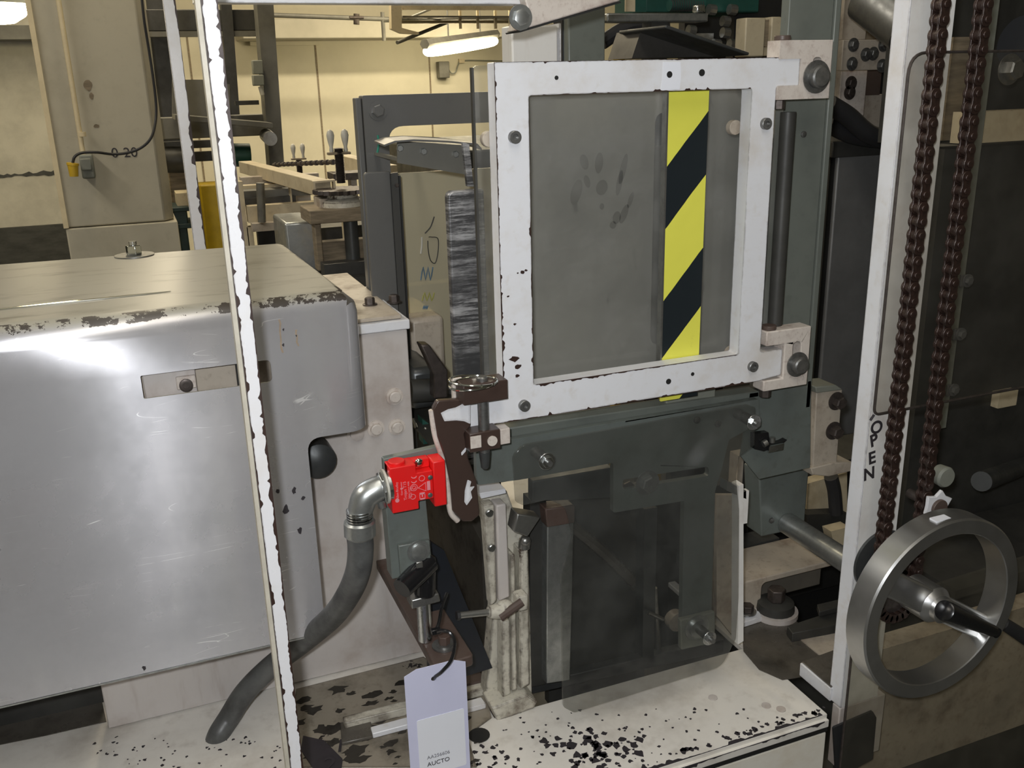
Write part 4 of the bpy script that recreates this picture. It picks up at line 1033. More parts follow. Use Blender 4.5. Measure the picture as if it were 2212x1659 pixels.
bm = bmesh.new(); lathe(bm, (pc_.x, pc_.y, 0), (0, 0, 1), [(zbo, .0078), (ztop - .002, .0078), (ztop, .0062)], 20); obj('shaft', bm, 'bolt_steel', pin)
bm = bmesh.new(); lathe(bm, (pc_.x, pc_.y, 0), (0, 0, 1), [(zti, .004), (zti + .002, .006), (zbo, .0085)], 20); obj('tip', bm, 'dark_steel', pin)
rc = at(1022, 817, y=yk + .004)
rc.z = ztop - .006
for k_, (dz, tl_) in enumerate(((0, .05), (.004, -.12))):
    bm = bmesh.new(); ring = [rc + Vector((.034 * math.cos(t) - .0, .027 * math.sin(t), dz + tl_ * .03 * math.cos(t))) for t in [2 * PI * i / 40 for i in range(40)]]
    tube(bm, ring, .0016, 8, smooth=False, closed=True); obj('split_ring', bm, 'chrome', pin)
obj('plate', FB((978, 818), (1000, 862), yD + .004, .01), 'hinge_white', pin, bev=.001)

# hinges
def hinge(p_tl, p_br, fork_top, fork_bot, c, lab, r):
    y = yD
    t = thing('door_hinge', lab, 'hinge', at(*c, y=y + .03), 'hinges of the white guard door')
    a = at(*p_tl, y=y); b_ = at(*p_br, y=y)
    xa = a.x; xb = b_.x; za = a.z; zb_ = b_.z
    gx = xa + (xb - xa) * .42
    bm = bmesh.new()
    yprism(bm, [(xa, za), (xb, za), (xb, zb_), (xa, zb_), (xa, zb_ + fork_bot), (gx, zb_ + fork_bot), (gx, za - fork_top), (xa, za - fork_top)], y - .002, .03, [roundpoly([(xb - .034, za - .024), (xb - .018, za - .024), (xb - .018, za - .06), (xb - .034, za - .06)], .007)])
    obj('fork', bm, 'hinge_white', t, bev=.002)
    bc = at(*c, y=y - .003)
    bolt(t, bc, r, .012, mat='box_gray' if False else 'bolt_steel', hexa=False)
    xp = xa + .014
    bm = bmesh.new(); cyl(bm, (xp, y + .012, za + .0002), (xp, y + .012, za + .007), .012, seg=16); obj('pin_head', bm, 'rusty', t, bev=.001)
    bm = bmesh.new(); cyl(bm, (xp, y + .012, zb_ - .0002), (xp, y + .012, zb_ - .014), .010, seg=6); obj('pin_nut', bm, 'dark_bolt', t, bev=.001)
    return t
hinge((1684, 87), (1788, 212), .026, .020, (1763, 166), 'upper door hinge with a large grey bolt and rust runs', .0165)
hinge((1655, 717), (1742, 830), .024, .018, (1722, 787), 'lower door hinge with a large grey bolt at the door corner', .0145)
bm = bmesh.new(); p0 = at(1703, 242, y=yD + .03); p1 = at(1655, 720, y=yD + .03); cyl(bm, p0, (p0.x, p0.y, p1.z + .01), .012); solo('hinge_rod', bm, 'dark_machine', 'long dark rod hanging between the two door hinges', 'rod')

# hazard striped board
yH = yD + T_ + .002
hb_ = thing('hazard_board', 'upright board with yellow and black diagonal warning stripes behind the door pane', 'warning board', at(1460, 865, y=yH))
x0 = at(1437, 500, y=yH).x; x1 = at(1521, 480, y=yH).x; z0 = at(1460, 862, y=yH).z; z1 = at(1480, 150, y=yH).z
k = NT('hazard')
sx = k.new('SeparateXYZ'); k.link(k.co, sx.inputs[0])
zl = [at(px, py, y=yH).z - at(1437, 865, y=yH).z for px, py in ((1437, 360), (1437, 495), (1437, 650), (1434, 783))]
per = (zl[0] - zl[2]); duty = (zl[0] - zl[1]) / per
rl = at(1460, 865, y=yH)
v = k.math('SUBTRACT', sx.outputs[2], k.math('MULTIPLY', k.math('SUBTRACT', sx.outputs[0], x0 - rl.x), 1.13))
v = k.math('ADD', v, k.math('MULTIPLY', k.math('SUBTRACT', k.noise(20, 2), .5), .004))
off = (at(1437, 495, y=yH).z - rl.z)
fr = k.math('FRACT', k.math('DIVIDE', k.math('SUBTRACT', v, off - 10 * per), per))
isb = k.math('LESS_THAN', fr, duty)
dirt = k.math('MULTIPLY', k.ramp(k.noise(25, 5), .6, .7), .35)
yel = k.mix(dirt, (0.85, 0.83, 0.11), (0.45, 0.42, 0.10))
k.bump(k.noise(14, 3), .5, .004)
MATS['hazard'] = k.fin(k.mix(isb, yel, (0.012, 0.018, 0.022)), .42)
obj('board', B(x0, x1, yH, yH + .004, z0, z1), 'hazard', hb_)
obj('edge_strip', B(x0 - .0035, x0 - .0006, yH - .001, yH + .012, z0 + .02, z1), 'steel', hb_)
obj('backing', B(x0 + .004, x1 - .002, yH + .005, yH + .010, z0 + .01, z1), 'guard_gray', hb_)
# grey sheet with slot behind the pane
yG = yP + .09
gx0 = at(1100, 500, y=yG).x; gx1 = at(1640, 400, y=yG).x; gz0 = at(1300, 850, y=yG).z; gz1 = at(1300, 150, y=yG).z
sl0 = at(1412, 400, y=yG).x; sl1 = sl0 + .05; slz1 = at(1420, 243, y=yG).z; slz0 = at(1415, 745, y=yG).z
bm = bmesh.new(); yprism(bm, [(gx0, gz0), (gx1, gz0), (gx1, gz1), (gx0, gz1)], yG, .003, [roundpoly([(sl0, slz0), (sl1, slz0), (sl1, slz1), (sl0, slz1)], .018)])
ssh = solo('slotted_sheet', bm, 'smudged_sheet', 'grey metal sheet with a long rounded slot and hand smudges behind the door', 'sheet')
plain('smudge', (0.19, 0.188, 0.178), 0.45, 0, 0.1)
bm = bmesh.new()
for px, py, w_, h_, an in ((1294, 352, .007, .016, .1), (1346, 365, .0055, .024, .25), (1338, 395, .005, .02, .2), (1362, 432, .004, .013, .35), (1300, 405, .010, .012, .3), (1348, 462, .006, .016, .4), (1324, 486, .006, .006, 0), (1332, 470, .007, .01, .2), (1262, 350, .007, .012, -.3), (1268, 392, .005, .01, -.3), (1245, 415, .009, .02, .3), (1300, 446, .004, .005, 0)):
    c = at(px, py, y=yG); ca_, sn_ = math.cos(an), math.sin(an)
    yprism(bm, [(c.x + w_ * math.cos(t) * ca_ + h_ * math.sin(t) * sn_, c.z - w_ * math.cos(t) * sn_ + h_ * math.sin(t) * ca_) for t in [2 * PI * i / 18 for i in range(18)]], yG - .0003, .0002)
tag(obj('hand_smudge', bm, 'smudge', ssh, smooth=False), 'darker finger smudges', kind='stuff')
solo('slot_shutter', B(sl0 - .02, sl1 + .02, yG + .03, yG + .034, slz0 - .03, at(1420, 315, y=yG + .03).z), 'guard_gray', 'grey plate closing the lower part of the long slot', 'plate')
obj_b = thing('blue_hose', 'dark blue and yellow cables showing through the top of the slot', 'cable', at(1430, 300, y=1.7))
bm = bmesh.new(); cyl(bm, at(1424, 200, y=1.6), (at(1424, 200, y=1.6).x, 1.6, .411), .012); obj('cable', bm, 'blue_black', obj_b)
bm = bmesh.new(); cyl(bm, at(1440, 200, y=1.6), (at(1440, 200, y=1.6).x, 1.6, .411), .009); obj('cable', bm, 'yellow_paint', obj_b)

# ================================================================== GREY GUARD FRAME left of the door
yg = 1.75
gf = thing('side_guard', 'grey painted guard frame with rounded opening and clouded yellow pane, left of the door', 'guard', at(900, 800, y=yg))
gX0 = at(789, 300, y=yg).x; gZ1 = at(900, 203, y=yg).z; gX1 = at(1120, 300, y=yg).x
bm = bmesh.new(); yprism(bm, roundpoly([(gX0, .95), (gX1, .95), (gX1, gZ1), (gX0, gZ1)], .004), yg, .03,
    [roundpoly([(at(846, 400, y=yg).x, 1.0), (gX1 - .02, 1.0), (gX1 - .02, at(900, 271, y=yg).z), (at(846, 400, y=yg).x, at(900, 271, y=yg).z)], [0, 0, 0, .03])])
obj('frame', bm, 'guard_gray', gf, bev=.004)
bolt(gf, at(816, 239, y=yg), .012, .008, mat='guard_gray', hexa=True)
obj('outer_edge', B(gX0 - .012, gX0 - .001, yg + .006, yg + .03, .95, gZ1 - .004), 'guard_gray', gf, bev=.002)
bm = bmesh.new(); yprism(bm, [(at(848, 400, y=yg + .05).x, .98), (gX1, .98), (gX1, at(900, 372, y=yg + .05).z), (at(848, 400, y=yg + .05).x, at(900, 372, y=yg + .05).z)], yg + .05, .004); obj('pane', bm, 'yellowed_pane', gf)
# marks written on the pane
ymk = yg + .048
bm = bmesh.new()
tube(bm, [at(px, py, y=ymk) for px, py in ((938, 468), (930, 490), (918, 504))], .0012, 6)
tube(bm, [at(px, py, y=ymk) for px, py in ((926, 512), (932, 512), (946, 516), (946, 545), (940, 568), (930, 562), (925, 540), (924, 520))], .0010, 6)
obj('pen_mark', bm, 'dark_machine', gf)
bm = bmesh.new(); tube(bm, [at(px, py, y=ymk) for px, py in ((911, 512), (911, 530), (909, 548))], .002, 6); obj('pen_mark', bm, 'handle_white', gf)
bm = bmesh.new(); tube(bm, [at(px, py, y=yg - .001) for px, py in ((816, 292), (818, 310), (815, 330))], .002, 6); MATS['crayon_green'] = plain('crayon_green', (0.03, .25, .17)); obj('pen_mark', bm, 'crayon_green', gf)
for nm, col, pts in (('crayon_blue', (.12, .22, .33), (909, 577, 935, 605)), ('crayon_yellow', (.42, .42, .10), (912, 632, 938, 650)), ('crayon_blue', (.08, .16, .34), (914, 660, 924, 668)), ('crayon_red', (.55, .12, .06), (918, 690, 936, 706))):
    if nm not in MATS: plain(nm, col)
    bm = bmesh.new(); zz = []
    for i in range(6): zz.append(at(pts[0] + (pts[2] - pts[0]) * i / 5, pts[1] if i % 2 else pts[3], y=ymk))
    tube(bm, zz, .0012, 6, 2); obj('pen_mark', bm, nm, gf)
# angled cover strip on its left
ych = 1.68
ch = thing('channel_strip', 'grey folded channel standing against the left side of the guard frame', 'channel', at(840, 680, y=ych))
cx0 = at(795, 500, y=ych).x; cx1 = at(851, 500, y=ych).x; cz1 = at(840, 370, y=ych).z
bm = bmesh.new(); yprism(bm, roundpoly([(cx0, 1.0), (cx1, 1.0), (cx1, cz1), (cx0, cz1)], [0, 0, .003, .008]), ych, .012); obj('face', bm, 'guard_gray', ch, bev=.002)
bm = bmesh.new(); zprism(bm, [(cx1 + .0005, ych), (cx1 + .018, ych + .014), (cx1 + .018, ych + .02), (cx1 + .0005, ych + .008)], 1.0, cz1 - 1.004); obj('flange', bm, 'guard_gray', ch)
obj('gasket', B(cx1 + .0185, cx1 + .022, ych + .012, ych + .03, 1.0, cz1 - .01), 'dark_void', ch)
bolt(ch, at(857, 400, y=ych + .004), .004, .003, (0, -1, 0), 'dark_bolt', washer=False)
# hood shaped top bracket
yh = 1.52
hd = thing('hood_bracket', 'grey sheet-metal hood bracket with three screws in front of the clouded pane', 'bracket', at(930, 370, y=yh))
p_l = at(808, 302, y=yh); p_r = at(1010, 306, y=yh - .02)
bm = bmesh.new()
top = [(808, 304), (830, 296), (870, 293), (940, 296), (1003, 302), (1012, 312)]
bot = [(808, 307), (832, 301), (870, 299), (925, 308), (1000, 312), (1008, 316)]
for lst, yy in ((top, 0), ):
    rows = []
    for (px, py) in top:
        a = at(px, py, y=yh + .035); b_ = Vector((a.x, yh - .03, a.z - .003)); rows.append((a, b_))
    for i in range(len(rows) - 1):
        A_ = [bm.verts.new(q) for q in (rows[i][0], rows[i + 1][0], rows[i + 1][1], rows[i][1])]
        A2 = [bm.verts.new(q - Vector((0, 0, .003))) for q in (rows[i][0], rows[i + 1][0], rows[i + 1][1], rows[i][1])]
        bm.faces.new(A_); bm.faces.new(A2[::-1])
        for j in range(4): bm.faces.new((A_[j], A_[(j + 1) % 4], A2[(j + 1) % 4], A2[j]))
obj('top_flange', bm, 'guard_gray', hd)
bm = bmesh.new(); yprism(bm, pxy([(858, 304), (1005, 314), (1005, 377), (858, 352)], yh + .02), yh + .02, .003); obj('back_plate', bm, 'gray_steel_paint', hd)
for px, py in ((863, 320), (914, 327), (983, 333)): bolt(hd, at(px, py, y=yh + .02), .006, .006, mat='galvanised', washer=False)
bm = bmesh.new(); yprism(bm, roundpoly(pxy([(1000, 306), (1014, 312), (1024, 403), (1010, 403)], yh - .04), .001), yh - .04, .01); obj('end_arm', bm, 'rubbed_steel', hd, bev=.001)
for px in (880, 985):
    q = at(px, 345, y=yh + .024); obj('stay', B(q.x - .005, q.x + .005, yh + .0235, yg + .049, q.z - .005, q.z), 'gray_steel_paint', hd)
# rubbed steel slide
yr = 1.40
rx0 = at(975, 600, y=yr).x; rx1 = at(1052, 600, y=yr).x; rz1 = at(1005, 411, y=yr).z; rz0 = at(1020, 806, y=yr).z
bm = bmesh.new(); yprism(bm, roundpoly([(rx0, .991), (rx1, .991), (rx1, rz1), (rx0, rz1)], [0, 0, .004, .012]), yr, .018)
solo('rubbed_slide', bm, 'rubbed_steel', 'upright bare steel slide with horizontal rub marks left of the white door', 'plate', bev=.003)
solo('guard_floor_sheet', B(gX0 + .02, rx1 + .05, yr - .01, yg - .001, .985, .99), 'dark_machine', 'dark floor sheet inside the grey guard frame', 'sheet')

# ================================================================== GREEN-GREY COLUMN AND T BRACKET
yK = 1.262
kx0 = at(1700, 100, y=yK).x; kx1 = at(1808, 100, y=yK).x
kz = at(1700, 1000, y=yK).z
col = thing('hinge_column', 'broad green-grey steel column the door hinges are bolted to', 'column', (kx0, yK, kz))
obj('plate', B(kx0, kx1 - .012, yK, yK + .02, kz, 2.05), 'column_green', col, bev=.0015)
obj('edge_flange', B(kx1 - .0115, kx1, yK - .004, yK + .05, kz + .1, 2.05), 'column_green', col, bev=.002)
c = at(1735, 290, y=yK); bolt(col, c, .005, .003, mat='bolt_steel', washer=False, hexa=False, name='screw')
obj('lower_plate', YP([(1620, 850), (1752, 823), (1750, 1010), (1640, 1035), (1600, 985)], yK - .004, .0035), 'green_gray', col)
obj('side_web', YP([(1655, 400), (1700, 380), (1690, 700), (1640, 720)], yK + .03, .02), 'slate_panel', col)
yT = 1.245
tb = thing('tee_bracket', 'green-grey T-shaped plate with a slot carrying the lower smoked guard', 'bracket', at(1400, 1300, y=yT))
tp_ = [(1028, 962), (1640, 862), (1640, 905), (1612, 930), (1575, 950), (1560, 1010), (1545, 1060), (1535, 1390), (1472, 1404), (1478, 1082), (1325, 1108), (1325, 1000), (1120, 1037), (1030, 1048)]
sl_ = roundpoly(pxy([(1345, 1058), (1345, 1036), (1530, 1008), (1532, 1028)], yT), .006)
bm = bmesh.new(); yprism(bm, roundpoly(pxy(tp_, yT), .004, 4), yT, .012, [sl_]); obj('plate', bm, 'green_gray', tb, bev=.0015)
bm = bmesh.new(); zt_ = at(1100, 950, y=yT).z
yprism(bm, pxy([(1028, 935), (1640, 845), (1640, 858), (1028, 958)], yT + .013), yT + .013, .03); obj('ledge', bm, 'column_green', tb, bev=.002)
bm = bmesh.new(); yprism(bm, pxy([(1060, 926), (1640, 838), (1640, 844), (1060, 938)], yT + .0436), yT + .0436, .02); obj('back_rail', bm, 'dark_machine', tb)
bolt(tb, at(1398, 1043, y=yT), .015, .009, mat='galvanised', hexa=True)
bolt(tb, at(1356, 1052, y=yT + .012), .011, .004, mat='dark_bolt', hexa=True, washer=False)
for px, py in ((1505, 907), (1550, 915)): bolt(tb, at(px, py, y=yT), .006, .003, mat='bolt_steel', hexa=False, washer=False, name='screw')
obj('mount_block', YP([(1470, 1340), (1545, 1322), (1545, 1388), (1472, 1404)], yT - .012, .011), 'box_gray', tb, bev=.002)
bolt(tb, at(1505, 1355, y=yT - .012), .017, .006, mat='galvanised', hexa=False)
obj('wear_strip', FB((1440, 850), (1545, 846 + 22), yT + .02, .02), 'box_gray', tb, bev=.002)

# lower see-through guard
yL = 1.195
lg = thing('lower_guard', 'smoke-grey see-through guard plate with rounded corners hanging under the door', 'guard', at(1400, 1500, y=yL))
pts = [(1108, 985), (1130, 962), (1615, 875), (1632, 880), (1630, 962), (1598, 985), (1590, 1030), (1597, 1100), (1596, 1290), (1590, 1380), (1560, 1440), (1240, 1540), (1217, 1528), (1213, 1240), (1238, 1160), (1222, 1095), (1185, 1080), (1130, 1092), (1115, 1085)]
bm = bmesh.new(); yprism(bm, roundpoly(pxy(pts, yL), [.02, .02, .003, .004, .004, .01, .02, .02, .01, .02, .03, .012, .012, .02, .03, .03, .02, .006, .006], 5), yL, .006); 
obj('plate', bm, 'gray_pane', lg, bev=.001)
def standoff(px, py, L=.042):
    c = at(px, py, y=yL)
    bm = bmesh.new(); cyl(bm, c + Vector((0, .0065, 0)), c + Vector((0, L, 0)), .009, seg=18); obj('standoff', bm, 'bolt_steel', lg)
    bm = bmesh.new(); cyl(bm, c, c - Vector((0, .002, 0)), .0135, seg=24); cyl(bm, c - Vector((0, .002, 0)), c - Vector((0, .007, 0)), .0095, seg=6); obj('nut', bm, 'zinc', lg, bev=.0006)
    bm = bmesh.new(); cyl(bm, c - Vector((0, .007, 0)), c - Vector((0, .013, 0)), .0045, seg=12); obj('stud', bm, 'bolt_steel', lg)
standoff(1181, 996); standoff(1628, 912, .045); standoff(1532, 1378, .03)

# ---- behind the lower guard
lm = thing('lift_mechanism', 'dark inner mechanism with uprights seen through the lower smoke-grey guard', 'machine part', (.75, 1.5, .42))
obj('upright', YP([(1182, 1125), (1240, 1115), (1232, 1470), (1180, 1478)], 1.30, .03), 'galvanised', lm, bev=.002)
obj('upright_cap', YP([(1178, 1100), (1242, 1092), (1242, 1130), (1182, 1140)], 1.295, .036), 'rusty', lm, bev=.002)
obj('dark_post', YP([(1145, 1080), (1180, 1075), (1178, 1478), (1145, 1485)], 1.32, .03), 'dark_machine', lm)
obj('back_plate', FB((1180, 1090), (1392, 1465), 1.42, .02), 'dark_machine', lm)
obj('inner_post', YP([(1392, 1100), (1420, 1096), (1412, 1440), (1388, 1446)], 1.34, .03), 'dark_steel', lm)
obj('back_sheet', FB((1400, 1080), (1600, 1420), 1.55, .02), 'dark_void', lm)
obj('cross_plate', YP([(1325, 1010), (1150, 1040), (1150, 1085), (1325, 1075)], 1.30, .02), 'dark_steel', lm, bev=.002)
bm = bmesh.new(); cyl(bm, at(1413, 1270, y=1.36), at(1422, 1410, y=1.36), .006); cyl(bm, at(1400, 1322, y=1.33), at(1432, 1338, y=1.33), .004); obj('spring_rod', bm, 'steel', lm)
bm = bmesh.new(); tube(bm, [at(1200, 1110, y=1.40), at(1300, 1190, y=1.40), at(1400, 1290, y=1.40)], .012, 8); obj('strut', bm, 'oily', lm)
obj('sill', YP([(1150, 1478), (1600, 1372), (1600, 1400), (1150, 1500)], 1.34, .02), 'dark_steel', lm, bev=.002)
bm = bmesh.new(); c = at(1465, 1345, y=1.40); cyl(bm, c, c + Vector((0, .02, 0)), .02, seg=24); obj('disc', bm, 'cream_part', lm)
# slanted cover plate by the top left of the guard
bm = bmesh.new(); yprism(bm, pxy([(1118, 1110), (1168, 1118), (1140, 1160), (1110, 1150)], 1.27), 1.27, .03)
solo('small_gray_flap', bm, 'steel', 'small grey folded flap beside the rusty capped upright', 'bracket', bev=.002)
# white rails of the casting left of the guard
cg = thing('rail_casting', 'worn white and brown guide rail casting standing left of the lower guard', 'guide rail', at(1100, 1520, y=1.29))
obj('back', YP([(1040, 1068), (1095, 1060), (1142, 1190), (1150, 1500), (1118, 1530), (1075, 1555), (1050, 1500), (1066, 1320), (1060, 1200)], 1.315, .03), 'casting', cg, bev=.002)
obj('front_rail', YP([(1072, 1092), (1094, 1088), (1102, 1290), (1078, 1300)], 1.285, .028), 'side_beige', cg, bev=.003)
obj('slot_rail', YP([(1044, 1092), (1068, 1088), (1074, 1300), (1060, 1310)], 1.29, .022), 'casting', cg, bev=.003)
obj('front_rail', YP([(1124, 1190), (1142, 1186), (1146, 1480), (1124, 1490)], 1.28, .034), 'casting', cg, bev=.004)
obj('front_rail', YP([(1085, 1345), (1102, 1340), (1104, 1500), (1086, 1508)], 1.285, .028), 'casting', cg, bev=.003)
obj('rib', YP([(1104, 1200), (1112, 1198), (1118, 1490), (1106, 1494)], 1.285, .028), 'casting', cg, bev=.002)
obj('top_plate', YP([(1035, 1066), (1092, 1056), (1094, 1066), (1040, 1078)], 1.28, .05), 'white_frame', cg, bev=.001)
obj('foot', YP([(1062, 1530), (1140, 1500), (1162, 1515), (1155, 1530), (1075, 1560)], 1.27, .05), 'casting', cg, bev=.003)
for px, py in ((1056, 1107), (1061, 1182)): bolt(cg, at(px, py, y=1.289), .0065, .006, mat='zinc', washer=False, hexa=False)
bm = bmesh.new(); cyl(bm, at(1134, 1165, y=1.29), at(1132, 1183, y=1.29), .010); sphere(bm, at(1134, 1168, y=1.285), .009); obj('knob', bm, 'steel', cg)
tg_ = thing('toggle_bolt', 'greasy eye bolt with round bar sticking out left of the guide rails', 'bolt', at(1080, 1330, y=1.26))
bm = bmesh.new(); cyl(bm, at(992, 1329, y=1.26), at(1060, 1322, y=1.26), .0055); obj('bar', bm, 'steel', tg_)
bm = bmesh.new(); cyl(bm, at(986, 1330, y=1.26), at(993, 1329, y=1.26), .008, seg=6); obj('bar_tip', bm, 'black_rubber', tg_)
bm = bmesh.new(); cyl(bm, at(1055, 1322, y=1.26), at(1085, 1320, y=1.26), .010, .014); sphere(bm, at(1090, 1312, y=1.262), .016, (1, .8, .8)); obj('boss', bm, 'casting', tg_)
bm = bmesh.new(); tube(bm, [at(1080, 1334, y=1.25), at(1100, 1320, y=1.25), at(1128, 1300, y=1.25)], .0075, 10); obj('arm', bm, 'rusty', tg_)
obj('lug', FB((1118, 1290), (1142, 1318), 1.255, .024), 'casting', tg_, bev=.003)

# ================================================================== RIGHT OF THE GUARD
eg = thing('edge_plate', 'narrow white edged upright plate just right of the lower smoke-grey guard', 'plate', at(1600, 1400, y=1.22))
obj('plate', YP([(1596, 1050), (1606, 1046), (1606, 1385), (1594, 1392)], 1.21, .02), 'white_smooth', eg)
obj('clip', YP([(1570, 1040), (1612, 1060), (1612, 1078), (1570, 1060)], 1.215, .02), 'steel', eg)
obj('beige_panel', YP([(1548, 1070), (1592, 1070), (1592, 1385), (1548, 1330)], 1.30, .01), 'cream_part', eg)
obj('clip_leg', FB((1607, 1062), (1614, 1130), 1.215, .01), 'white_smooth', eg)
yb2 = 1.38
blk = thing('beige_block', 'large beige cast block with a dark bolt pocket right of the lower guard', 'block', at(1700, 1330, y=yb2))
YBK = 1.37
zb2 = at(1808, 1208, y=YBK).z
q0 = at(1608, 1250, y=YBK)
bx0 = at(1560, 1280, y=YBK).x; bx1 = at(1805, 1210, y=YBK).x
fr_ = [(bx0, ZB + .003), (at(1642, 1330, y=YBK).x, ZB + .003), (at(1642, 1330, y=YBK).x, at(1650, 1260, y=YBK).z), (bx1, at(1650, 1260, y=YBK).z), (bx1, zb2), (bx0, zb2)]
bm = bmesh.new(); yprism(bm, roundpoly(fr_, [0, 0, .012, 0, .003, .003]), YBK, .12); obj('body', bm, 'cream_part', blk, bev=.003)
obj('recessed_body', B(at(1640, 1300, y=YBK).x + .002, bx1 - .004, YBK + .035, YBK + .115, ZB + .003, at(1650, 1258, y=YBK).z), 'shaded_beige', blk, bev=.002)  # pocket shade is put into this part's darker colour
obj('top_strip', B(bx0, bx1 - .05, YBK + .121, YBK + .17, ZB + .05, zb2 + .004), 'dark_steel', blk)
cn_ = thing('clamp_bolt', 'big black greasy bolt with flange on the bed in front of the beige block', 'bolt', at(1672, 1325, z=ZB))
c = at(1690, 1318, z=ZB + .01); c = at(1674, 1328, z=ZB)
bm = bmesh.new(); lathe(bm, c, (0, 0, 1), [(.002, .045), (.012, .045), (.013, .03)], 28); obj('flange', bm, 'side_beige', cn_)
bm = bmesh.new(); lathe(bm, c, (0, 0, 1), [(.0135, .038), (.03, .036), (.034, .028)], 20); obj('washer', bm, 'dark_machine', cn_)
bm = bmesh.new(); cyl(bm, c + Vector((0, 0, .034)), c + Vector((0, 0, .06)), .018, seg=6); obj('head', bm, 'dark_bolt', cn_, bev=.002)
ft = thing('foot_clamp', 'white foot clamp with a black nut beside the narrow edge plate', 'clamp', at(1620, 1340, z=ZB))
zbar('plate', [(1590, 1330), (1640, 1318), (1646, 1332), (1590, 1350)], ZB + .002, .012, 'white_frame', ft)
bm = bmesh.new(); c = at(1614, 1322, z=ZB + .018); cyl(bm, c, c + Vector((0, 0, .003)), .018); obj('washer', bm, 'steel', ft)
bm = bmesh.new(); cyl(bm, c + Vector((0, 0, .0032)), c + Vector((0, 0, .016)), .013, seg=6); obj('nut', bm, 'dark_bolt', ft, bev=.001)
# dark flat bar beyond the patch and small block near the post
fb_ = thing('flat_bar', 'dark flat bar lying on the bed right of the black greasy bolt', 'bar', at(1760, 1340, z=ZB))
zbar('bar', [(1700, 1352), (1830, 1310), (1835, 1345), (1712, 1368)], ZB + .002, .02, 'dark_machine', fb_)
zbar('step', [(1765, 1305), (1830, 1290), (1835, 1305), (1770, 1322)], ZB + .023, .012, 'dark_machine', fb_)
bed_pl = bmesh.new(); zprism(bed_pl, pxz([(1712, 1368), (1830, 1335), (1860, 1420), (1768, 1414)], ZB + .003), ZB + .002, .002)
solo('cream_shim', bed_pl, 'cream_part', 'cream painted pad on the bed between the flat bar and the small chipped block', 'plate')
sb_ = thing('chipped_block', 'small block with black top and white chipped side at the foot of the right post', 'block', at(1780, 1460, z=ZB))
zbar('body', [(1728, 1432), (1800, 1405), (1870, 1450), (1795, 1488)], ZB + .002, .026, 'white_frame', sb_)
zbar('top', [(1732, 1429), (1800, 1404), (1868, 1449), (1795, 1484)], ZB + .0285, .002, 'oily', sb_)

# round bar towards the post, green block it comes from
rb = thing('round_bar', 'thick worn round steel bar running from the green block to the right post', 'bar', at(1690, 1130, y=1.34))
r0_ = at(1700, 1130, y=1.335); r1_ = Vector((r0_.x, YFR + .05, r0_.z))
bm = bmesh.new(); cyl(bm, r0_, r1_, .021, seg=28); obj('rod', bm, 'galvanised', rb)
gb = thing('green_block', 'green-grey machine block holding the round steel bar', 'block', at(1690, 1150, y=1.34))
obj('body', YP([(1640, 1020), (1700, 1010), (1748, 1010), (1738, 1140), (1645, 1160)], 1.336, .05), 'green_gray', gb, bev=.003)
obj('neck', YP([(1690, 960), (1752, 950), (1750, 1009), (1690, 1010)], 1.34, .04), 'green_gray', gb, bev=.003)
bolt(gb, at(1666, 1124, y=1.336), .006, .003, mat='bolt_steel', washer=False)
bolt(gb, at(1722, 973, y=1.34), .006, .004, mat='bolt_steel', washer=False)
bolt(gb, at(1752, 968, y=1.34), .006, .004, mat='bolt_steel', washer=False)
sl = thing('sensor_clip', 'black sensor clip with a bright tab under the corner of the lower guard', 'sensor', at(1670, 970, y=1.24))
obj('tab', YP([(1662, 965), (1694, 958), (1692, 972), (1660, 978)], 1.235, .004), 'zinc', sl)
obj('body', YP([(1630, 938), (1660, 934), (1664, 962), (1690, 955), (1700, 950), (1690, 960), (1650, 975), (1630, 970)], 1.24, .012), 'black_plastic', sl)
bm = bmesh.new(); cyl(bm, at(1648, 960, y=1.236), at(1656, 955, y=1.236), .006); cyl(bm, at(1668, 945, y=1.236), at(1668, 955, y=1.236), .005); obj('screw', bm, 'steel', sl)
# bolted beige bracket between column and post
wb2 = thing('bolted_bracket', 'beige upright bracket with two big dark bolts between column and right post', 'bracket', at(1790, 1020, y=1.30))
obj('plate', YP([(1764, 848), (1820, 842), (1808, 1000), (1755, 1028)], 1.29, .03), 'cream_part', wb2, bev=.002)
obj('top', YP([(1762, 836), (1806, 832), (1822, 842), (1764, 850)], 1.285, .05), 'box_gray', wb2, bev=.002)
obj('foot', YP([(1752, 1012), (1800, 1000), (1842, 998), (1840, 1018), (1790, 1030), (1756, 1026)], 1.285, .05), 'cream_part', wb2, bev=.002)
for px, py in ((1806, 866), (1800, 930)): bolt(wb2, at(px, py, y=1.29), .012, .016, mat='dark_bolt')
# machine parts seen through the gap
gp = thing('rear_mechanism', 'dim cream and black machine parts seen low between the guard and the right post', 'machine part', (1.2, 1.7, .6))
obj('plate', FB((1595, 985), (1642, 1060), 1.5, .03), 'cream_part', gp)
obj('dark_plate', FB((1614, 960), (1628, 1060), 1.49, .009), 'dark_void', gp)
obj('plate', YP([(1745, 1045), (1830, 1020), (1830, 1110), (1742, 1100)], 1.60, .03), 'cream_rail', gp)
bm = bmesh.new(); tube(bm, [at(1795, 1030, y=1.55), at(1802, 1060, y=1.55), at(1806, 1108, y=1.55)], .016, 10); obj('hose', bm, 'black_rubber', gp)
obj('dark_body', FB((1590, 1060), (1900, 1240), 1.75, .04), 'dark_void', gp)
obj('dark_beam', YP([(1742, 1112), (1830, 1108), (1830, 1150), (1790, 1160), (1745, 1135)], 1.55, .03), 'dark_machine', gp)
obj('cream_wedge', YP([(1795, 1148), (1835, 1138), (1835, 1195), (1800, 1170)], 1.5, .03), 'cream_rail', gp)
